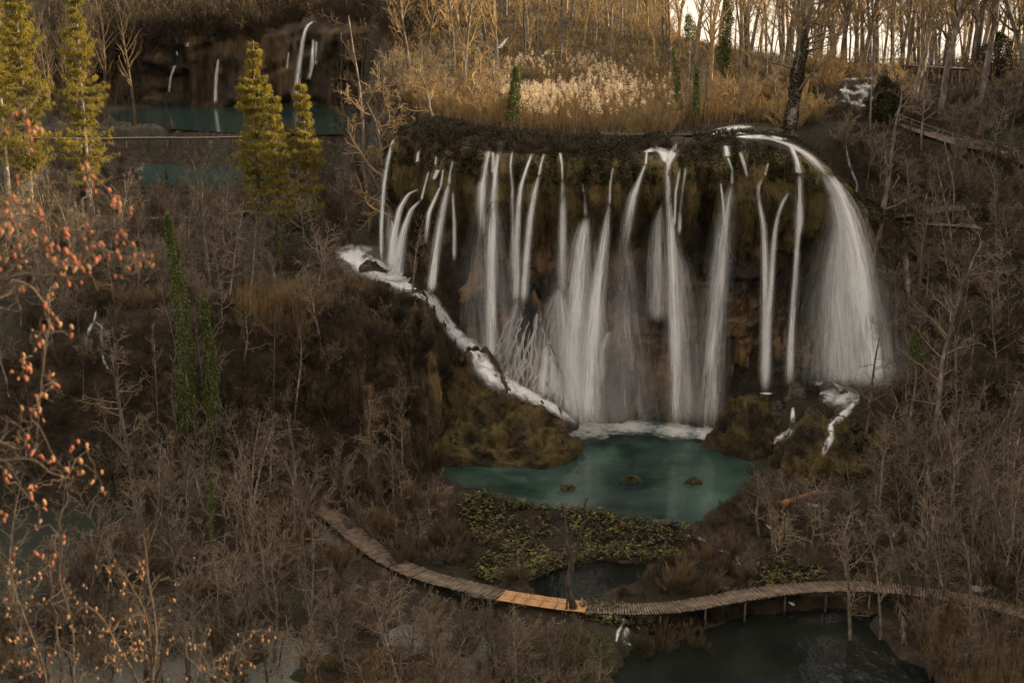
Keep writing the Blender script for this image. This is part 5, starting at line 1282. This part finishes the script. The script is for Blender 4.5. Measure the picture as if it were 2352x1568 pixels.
# ------------------------------------------------------------------ boardwalks and paths
def boxes(C, X, Y, Z):
    """C centre (n,3); X,Y,Z half axis vectors (n,3)"""
    s = np.array([[-1, -1, -1], [1, -1, -1], [1, 1, -1], [-1, 1, -1], [-1, -1, 1], [1, -1, 1], [1, 1, 1], [-1, 1, 1]], float)
    V = C[:, None]+s[None, :, 0:1]*X[:, None]+s[None, :, 1:2]*Y[:, None]+s[None, :, 2:3]*Z[:, None]
    f = np.array([[0, 3, 2, 1], [4, 5, 6, 7], [0, 1, 5, 4], [1, 2, 6, 5], [2, 3, 7, 6], [3, 0, 4, 7]])
    return V.reshape(-1, 3), (f[None]+np.arange(len(C))[:, None, None]*8).reshape(-1, 4)
def boardwalk(pts, z, width, label, step=.17, m='wood', lengthwise=False, postgap=3.0, seed=1, posts=True, group='boardwalks', wpx=None):
    rs = np.random.default_rng(seed)
    P = V2(pts, 0.0); zz = np.array(z) if np.ndim(z) else np.full(len(pts), z); P = np.array([WZ(p[0], p[1], q) for p, q in zip(pts, zz)])
    C, s = resample(smoothcurve(P, 200), 400)
    n = int(s[-1]/step); t = np.linspace(step/2, s[-1]-step/2, n)
    c = np.stack([np.interp(t, s, C[:, i]) for i in range(3)], -1); d = np.gradient(c, axis=0); d[:, 2] = 0; d /= np.linalg.norm(d, axis=1, keepdims=True)
    sd_ = np.stack([-d[:, 1], d[:, 0], 0*d[:, 0]], -1)
    e = empty('boardwalk', tuple(c[len(c)//2]-np.array([0, 0, .9]))); tag(e, label, 'boardwalk', group)
    o = np.array(e.location); A = Acc(); up = np.tile([0, 0, 1.], (n, 1))
    if lengthwise:
        for k in range(7):
            q = slice(None, None, 1); off = (k-3)*width/7
            A.add(*boxes(c-o+sd_*off+up*rs.normal(0, .006), d*(step*.505), sd_*(width/14-.012), up*.025))
    else:
        jit = rs.normal(0, .03, (n, 1)); tw = rs.normal(0, .03, (n, 1))
        A.add(*boxes(c-o+sd_*jit+up*rs.normal(0, .012, (n, 1)), (d+sd_*tw)*(step*.5-.022), (sd_-d*tw)*(width/2+np.abs(rs.normal(0, .04, (n, 1)))), up*.028))
    A.obj('deck', M[m], e)
    k = slice(None, None, 6); A = Acc()
    for off in (-width*.36, width*.36): A.add(*boxes((c-o+sd_*off-up*.11)[k], (d*(step*3.02))[k], (sd_*.05)[k], (up*.075)[k]))
    A.obj('beam', M['bark'], e)
    if posts:
        stp = max(1, int(postgap/step))
        for j in range(stp//2, n, stp):
            for off in (-width*.36, width*.36):
                b = c[j]-o+sd_[j]*off; A = Acc(); A.add(*tubes(np.array([[b-[0, 0, .19], b-[0, 0, 1.0], b-[0, 0, 1.9]]]), np.array([[.07, .07, .075]]), 7, cap=True)); A.obj('post', M['bark'], e)
    return e
boardwalk([(733, 1163), (785, 1200), (830, 1240), (900, 1288), (980, 1322), (1060, 1343), (1150, 1365)], [-.6, -.6, -.6, -.65, -.7, -.7, -.7], 1.6, 'weathered grey boardwalk coming down from the left to the newer planks', seed=1)
boardwalk([(1152, 1366), (1220, 1377), (1290, 1387), (1348, 1393)], -.7, 1.6, 'short boardwalk section of newer orange planks laid lengthwise', m='newwood', lengthwise=True, step=.9, seed=2)
boardwalk([(1352, 1394), (1450, 1398), (1560, 1392), (1700, 1368), (1830, 1350), (1950, 1346), (2080, 1354), (2200, 1372), (2320, 1398), (2400, 1425)], -.7, 1.5, 'long curving boardwalk of brown cross planks right of the newer section', seed=3)
boardwalk([(-60, 905), (20, 925), (70, 950), (110, 985), (150, 1020), (215, 1060)], [1.2, 1.1, 1.0, .9, .8, .8], 1.9, 'boardwalk behind the red seed pods at the left edge', seed=4, step=.3)
boardwalk([(380, 1072), (430, 1068), (480, 1078), (540, 1100)], [.2, .2, .2, .2], 1.6, 'short arched boardwalk glimpsed in the flooded wood', seed=5, step=.2)
boardwalk([(130, 478), (180, 492), (250, 499), (330, 501), (420, 500), (500, 493), (580, 484)], 14.0, 1.7, 'pale boardwalk crossing the left terrace in front of the spruces', seed=6, step=.3)
boardwalk([(80, 316), (200, 318), (330, 316), (450, 316), (560, 314)], 21.4, 2.0, 'straight pale boardwalk along the near shore of the far lake', seed=7, step=.5)
boardwalk([(1830, 140), (1950, 145), (2060, 150), (2130, 153), (2210, 158)], [31.9, 31.8, 31.7, 31.7, 31.6], 1.8, 'dark boardwalk among the trees under the pale sky at the upper right', seed=8, step=.4)
def pathstrip(pts, z0, width, label):
    P = np.array([hit(p[0], p[1]) for p in pts]); C, s = resample(smoothcurve(P, 60), 90); d = np.gradient(C, axis=0); d[:, 2] = 0; d /= np.linalg.norm(d, axis=1, keepdims=True)
    sd_ = np.stack([-d[:, 1], d[:, 0], 0*d[:, 0]], -1); wv_ = (width/2*np.clip(np.sin(np.linspace(.02, math.pi-.02, 90))*3, .05, 1)*(1+.25*fbm(np.arange(90)*.3+P[0, 0], 0*C[:, 0], 1.0, 2)))[:, None]; V = np.stack([C-sd_*wv_+[0, 0, .10], C+sd_*wv_+[0, 0, .10]], 1)
    V[:, :, 2] = np.maximum(V[:, :, 2], ground(V[:, :, 0], V[:, :, 1])+.06)
    i = np.arange(89)*2; tag(mesh_np('path', V.reshape(-1, 3), np.stack([i, i+1, i+3, i+2], -1), M['pathm'], smooth=True), kind='structure'); return C
M['pathm'] = mat('path_gravel', [(.08, .06, .042), (.24, .19, .145)], 1.5, coord='World')
c1 = pathstrip([(2060, 285), (2130, 312), (2200, 335), (2280, 352), (2345, 375), (2380, 390)], 0, 1.3, '')
c2 = pathstrip([(2050, 503), (2140, 492), (2210, 484), (2285, 474)], 0, .9, '')
c3 = pathstrip([(2060, 510), (2130, 518), (2200, 522), (2260, 528)], 0, .5, '')
def fence(C, off, label):
    e = empty('fence', tuple(C[len(C)//2])); tag(e, label, 'fence'); o = np.array(e.location)
    idx = range(0, len(C), 9); tops = []
    for j in idx:
        b = C[j]-o+np.array([0, -off, 0]); A = Acc(); A.add(*tubes(np.array([[b-[0, 0, .3], b+[0, 0, .5], b+[0, 0, 1.05]]]), np.full((1, 3), .055), 6, cap=True)); A.obj('post', M['bark'], e); tops.append(b)
    tops = np.array(tops)
    for h in (.55, .95): A = Acc(); A.add(*tubes((tops+[0, 0, h])[None], np.full((1, len(tops)), .035), 5)); A.obj('rail', M['bark'], e)
fence(c1, .8, 'rustic wooden fence along the upper path on the right hillside')
fence(c2, .7, 'rustic wooden fence along the lower path on the right hillside')

# islands of sedge in the pool
for X, Y, rx, lb in [(1305, 1122, .9, 'small leafy tuft island left in the pool'), (1457, 1106, 1.4, 'larger yellow green hummock island in the middle of the pool'), (1592, 1110, .8, 'small mossy hummock island at the right of the pool')]:
    p = WZ(X, Y, 0); e = empty('island', tuple(p)); tag(e, lb, 'island')
    o, V, F = cone_rock('hummock', (0, 0, -.5), rx, rx*.75, .75, int(X), M['mossrock'], n=30, power=2.5, amp=.25, skirt=.3); o.parent = e
    rs = np.random.default_rng(int(X)); P0, nn = scatter(V, F, 900, rs); P0 = P0[P0[:, 2] > -.1]; A = Acc(); A.add(*leaves(P0+[0, 0, .08]+rdir(len(P0), rs)*.08, .16, rs, .7)); A.obj('leaves', M['butterbur'], e)

# ------------------------------------------------------------------ foreground twigs with seed pods
podme = None
def pod_mesh(name, m):
    nu, nv = 8, 7; a = np.linspace(0, 2*math.pi, nu, endpoint=False)[:, None]; v = np.linspace(.02, math.pi-.02, nv)[None]
    r = np.sin(v)*(1+.25*np.cos(v)); V = np.stack([np.cos(a)*r*.0105, np.sin(a)*r*.0105, np.cos(v)*.019+0*a], -1)
    o = mesh_np(name, V.reshape(-1, 3), grid_faces(nu, nv, True), m, smooth=True); COL.objects.unlink(o); return o
pods = [pod_mesh('seed_pod', M['pod_red']), pod_mesh('seed_pod', M['pod_tan'])]
def foreground(name, mains, clusters, depth, label, cat, seed, tanprob, podscale=1.0, side=10):
    rs = np.random.default_rng(seed); e = empty(name, tuple(W(mains[0][0][0], mains[0][0][1], depth))); tag(e, label, cat); o = np.array(e.location)
    A = Acc(); nodes = []
    for mn in mains:
        P = np.array([W(p[0], p[1], depth+p[3] if len(p) > 3 else depth) for p in mn]); C, s = resample(smoothcurve(P, 60), 40)
        C = C+np.cumsum(rs.normal(0, .0016, C.shape), 0); R = np.linspace(mn[0][2], mn[-1][2], 40)
        A.add(*tubes((C-o)[None], R[None], 7)); nodes.append(C)
        b1 = grow((C-o)[None], R[None], side, .1, 1, .7, .16, 6, .2, .0, rs, .5); b2 = grow(*b1, 3, .3, 1, .7, .5, 4, .2, .02, rs, .6)
        A.add(*tubes(b1[0], clampR(b1[1], .0016), 5)); A.add(*tubes(b2[0], clampR(b2[1], .0012), 4)); nodes.append(b1[0].reshape(-1, 3)+o)
    N = np.concatenate(nodes); plist = []
    for X, Y, k, sp in clusters:
        c = W(X, Y, depth+rs.uniform(-.5, .5)); j = np.argmin(((N-c)**2).sum(1)); t = np.linspace(0, 1, 6)[:, None]
        q = N[j]*(1-t)+c*t; q[1:-1] += rs.normal(0, .012, (4, 3)); q[:, 2] += (np.sin(t*math.pi)*.03)[:, 0]
        A.add(*tubes((q-o)[None], np.linspace(.003, .0014, 6)[None], 4)); N = np.concatenate([N, q[2:]])
        for _ in range(k):
            pp = c + rs.normal(0, 1, 3)*np.array([.016, .016, .03])*sp
            st = np.array([c+rs.normal(0, .006, 3), (c+pp)/2+[0, 0, .008], pp+[0, 0, .02]]); A.add(*tubes((st-o)[None], np.full((1, 3), .001), 3)); plist.append(pp)
    A.obj('branches', M['fbark'], e)
    for i, pp in enumerate(plist):
        src = pods[1 if rs.random() < tanprob else 0]
        if i < 100:
            c = src.copy(); COL.objects.link(c); c.parent = e; c.location = pp-o; c.rotation_euler = (rs.normal(0, .4), rs.normal(0, .4), rs.uniform(0, 6)); s = rs.uniform(.7, 1.2)*podscale; c.scale = (s, s, s*rs.uniform(.9, 1.4))
    if len(plist) > 100:
        V0 = np.array([v.co for v in pods[0].data.vertices]); F0 = grid_faces(8, 7, True)
        B = Acc()
        for pp in plist[100:]:
            s = rs.uniform(.6, 1.1)*podscale; B.add(V0*s*np.array([1, 1, rs.uniform(.9, 1.4)])+pp-o, F0)
        x = B.obj('seed_pods', M['pod_tan'] if tanprob > .5 else M['pod_red'], e, True); x['kind'] = 'stuff'
    return len(plist)
CL = [(30, 280, 3), (60, 300, 4), (80, 320, 3), (190, 392, 2), (212, 430, 4), (100, 500, 5), (15, 495, 5), (262, 460, 7), (290, 490, 4), (295, 542, 3), (20, 540, 6), (50, 590, 7), (100, 545, 5), (130, 600, 9), (165, 590, 8),
      (150, 625, 8), (185, 620, 6), (240, 575, 5), (270, 582, 3), (215, 580, 4), (285, 615, 2), (322, 612, 2), (350, 600, 3), (30, 455, 3), (60, 470, 2), (150, 545, 4), (75, 540, 4), (205, 545, 3), (10, 600, 4)]
CL2 = [(60, 655, 4), (125, 650, 3), (110, 700, 3), (120, 722, 3), (90, 770, 3), (120, 752, 2), (70, 782, 3), (160, 772, 2), (60, 840, 9), (50, 860, 5), (125, 870, 4), (95, 900, 4), (90, 940, 4), (70, 962, 3), (60, 1010, 4),
       (85, 1032, 3), (110, 1060, 3), (165, 1032, 3), (200, 1035, 2), (150, 1080, 4), (185, 1092, 5), (220, 1100, 2), (235, 1132, 2), (20, 1110, 4), (70, 1132, 5), (95, 1170, 2), (92, 1210, 3), (30, 1262, 2), (150, 1242, 2), (90, 1272, 3), (130, 1278, 3), (10, 1180, 3)]
n1_ = foreground('seed_pod_tree', [[(-160, 760, .016), (-40, 690, .013), (20, 640, .010), (70, 628, .008), (115, 632, .006), (140, 600, .005), (200, 560, .004), (280, 500, .003)],
                             [(-40, 690, .009), (40, 600, .006), (110, 560, .005), (160, 500, .004), (230, 450, .0025)],
                             [(-120, 420, .014), (-20, 340, .010), (15, 300, .007), (45, 262, .005), (70, 235, .003)],
                             [(115, 632, .005), (190, 640, .004), (270, 600, .003), (355, 600, .002)]],
           [(a, b, max(2, int(c*.75)), 1.15) for a, b, c in CL+[(x+RNG.normal(0, 14), y+RNG.normal(0, 14), 2) for x, y, _ in CL]], 6.3, 'out of focus twigs hung with salmon red seed pods at the upper left edge', 'tree branch', 51, .35, .78)
n2_ = foreground('seed_pod_tree', [[(-120, 1000, .012), (-20, 1015, .009), (40, 1035, .008), (60, 1030, .007), (62, 1000, .004)],
                             [(-120, 1040, .010), (-10, 1058, .008), (80, 1055, .006), (130, 1085, .004), (180, 1100, .003)],
                             [(-60, 640, .008), (60, 650, .004), (110, 720, .003), (100, 800, .0025), (90, 900, .002), (80, 1000, .002)]],
           [(a, b, c, 1.1) for a, b, c in CL2], 6.6, 'out of focus twigs with coral seed pods trailing down the left edge', 'tree branch', 52, .4, .78)
rs_ = np.random.default_rng(77)
CL3 = [(rs_.uniform(-10, 330), rs_.uniform(1290, 1560), rs_.integers(1, 4)) for _ in range(75)] + [(rs_.uniform(300, 640), rs_.uniform(1440, 1570), rs_.integers(1, 3)) for _ in range(34)] + [(444, 1286, 1), (412, 1345, 2), (400, 1385, 2), (390, 1395, 1), (400, 1465, 2), (548, 1460, 1), (575, 1470, 1)]
foreground('seed_pod_shrub', [[(100, 1700, .014), (105, 1560, .010), (60, 1430, .006), (20, 1330, .003)], [(110, 1700, .012), (135, 1560, .009), (125, 1440, .006), (118, 1370, .004), (108, 1280, .002)],
                             [(200, 1700, .013), (170, 1560, .010), (168, 1440, .007), (140, 1330, .004), (150, 1240, .002)],
                             [(330, 1700, .013), (322, 1580, .010), (270, 1480, .008), (235, 1420, .006), (200, 1390, .004)],
                             [(350, 1700, .014), (352, 1560, .011), (360, 1450, .008), (345, 1340, .006), (330, 1220, .003)],
                             [(355, 1600, .008), (345, 1480, .006), (330, 1400, .005), (290, 1330, .004), (262, 1300, .002)],
                             [(500, 1720, .01), (520, 1600, .007), (540, 1520, .005), (560, 1470, .002)], [(620, 1720, .01), (560, 1600, .006), (470, 1540, .004), (420, 1500, .002)]],
           [(a, b, int(c), .9) for a, b, c in CL3], 8.5, 'foreground shrub with small tan seed pods rising from the lower left corner', 'shrub', 53, .75, .7, side=16)

# ------------------------------------------------------------------ drifting spray at the foot of the falls
def mist(X, Y, z, r, d):
    p = WZ(X, Y, z); nu, nv = 24, 14; a = np.linspace(0, 2*math.pi, nu, endpoint=False)[:, None]; v = np.linspace(.01, math.pi-.01, nv)[None]
    V = np.stack([np.cos(a)*np.sin(v)*r[0], np.sin(a)*np.sin(v)*r[1], np.cos(v)*r[2]+0*a], -1)
    m = bpy.data.materials.new('spray'); m.use_nodes = True; t = m.node_tree; t.nodes.clear(); out = t.nodes.new('ShaderNodeOutputMaterial'); vv = t.nodes.new('ShaderNodeVolumePrincipled')
    vv.inputs['Color'].default_value = (.97, .97, .96, 1); tc = t.nodes.new('ShaderNodeTexCoord'); mp = t.nodes.new('ShaderNodeMapping'); mp.inputs['Scale'].default_value = tuple(1/q for q in r); gr = t.nodes.new('ShaderNodeTexGradient'); gr.gradient_type = 'SPHERICAL'
    mu = t.nodes.new('ShaderNodeMath'); mu.operation = 'MULTIPLY'; mu.inputs[1].default_value = d*6; t.links.new(tc.outputs['Object'], mp.inputs[0]); t.links.new(mp.outputs[0], gr.inputs[0]); t.links.new(gr.outputs[1], mu.inputs[0]); t.links.new(mu.outputs[0], vv.inputs['Density'])
    m.cycles.volume_step_rate = 4; t.links.new(vv.outputs[0], out.inputs['Volume'])
    o = mesh_np('mist', V.reshape(-1, 3), grid_faces(nu, nv, True), m, smooth=True, loc=tuple(p)); tag(o, 'soft spray hanging at the foot of the falls', 'mist', kind='stuff')
mist(1340, 985, .3, (4.6, 2.2, 4.0), .10); mist(1420, 985, .2, (8.5, 2.4, 3.2), .035); mist(1590, 995, .2, (4.5, 2.4, 4.2), .05); mist(1955, 885, 4.0, (4.2, 2.2, 4.5), .07)
mist(1200, 880, 2.5, (3.6, 1.6, 3.5), .04)

# ------------------------------------------------------------------ tell the repeated trees and shrubs apart by what they stand beside
MARKS = [('the red seed pods', 90, 600), ('the tall ivy trunk', 428, 800), ('the middle spruces', 650, 420), ('the left spruces', 140, 350), ('the pale upper stream', 850, 610), ('the overgrown block', 850, 830),
         ('the mossy mound', 1130, 980), ('the upper boardwalk end', 735, 1160), ('the orange planks', 1250, 1385), ('the dead snag', 1315, 1290), ('the lower pond', 1750, 1490), ('the straw reeds', 2250, 1500),
         ('the orange log', 1840, 1140), ('the largest fall', 1990, 700), ('the upper path', 2200, 340), ('the lower path', 2160, 495), ('the massive ivy tree', 1815, 230), ('the plumed reeds', 1330, 200), ('the pool', 1400, 1100),
         ('the far lake', 480, 270), ('the left pond', 150, 1230), ('the bank pond', 1330, 1335), ('the dark yew', 2290, 110), ('the upper right cascades', 1960, 210), ('the golden slope', 1450, 60), ('the sedge', 1280, 1540),
         ('the leftmost boardwalk', 80, 960), ('the long curving boardwalk', 1900, 1350), ('the right hillside cascade', 2080, 600), ('the mossy hump', 1850, 1010), ('the terrace boardwalk', 400, 500), ('the left edge', 20, 1450), ('the right edge', 2330, 900), ('the bottom left swamp', 650, 1480)]
def relabel():
    byg = {}
    for o in COL.objects:
        if o.parent is None and 'group' in o and o.get('category') in ('tree', 'shrub') and o.name.split('.')[0] not in ('ivy_tree',):
            byg.setdefault(o['label'], []).append(o)
    nouns = {}
    for lab, obs in byg.items():
        if len(obs) < 8: continue
        kind = obs[0].name.split('.')[0]; noun = {'bare_tree': 'bare tree', 'bare_shrub': 'leafless shrub', 'willow_shrub': 'brown shrub', 'sapling': 'thin sapling', 'forest_tree': 'tall bare tree'}
        for o in obs:
            hh = {'bare_tree': 8, 'sapling': 8, 'forest_tree': 19}.get(o.name.split('.')[0], 2.6)*o.scale[0]
            X, Y = PROJ(np.array([o.location.x, o.location.y, o.location.z+hh*.4]))
            X = float(np.clip(X, 0, 2352)); Y = float(np.clip(Y, 0, 1568))
            m = min(MARKS, key=lambda q: (q[1]-X)**2+(q[2]-Y)**2); dx, dy = X-m[1], Y-m[2]
            rel = 'right beside' if math.hypot(dx, dy) < 45 else (('left of' if dx < 0 else 'right of') if abs(dx) > abs(dy) else ('behind' if dy < 0 else 'in front of'))
            size = 'larger' if o.scale[0] > {'thicket shrubs above the falls': 1.1, 'shrubs on the left terrace': 1.2, 'shrubs on the right hillside': 1.1}.get(o['group'], .82) else 'smaller'
            nouns.setdefault(size+' '+noun.get(o.name.split('.')[0], 'bare tree')+' '+rel+' '+m[0], []).append((X, o))
    words = ['leftmost', 'second from the left', 'third from the left', 'fourth from the left', 'fifth from the left']
    for k, L in nouns.items():
        L.sort(key=lambda q: q[0]); n = len(L)
        for i, (X, o) in enumerate(L):
            if n == 1: o['label'] = k
            elif i == n-1: o['label'] = k+', rightmost of them'
            elif i < 5: o['label'] = k+', '+words[i]
            elif n-1-i < 5: o['label'] = k+', '+words[n-1-i].replace('left', 'right')
            else: o['label'] = k+', in the middle of that cluster'; o['group'] = k
relabel()
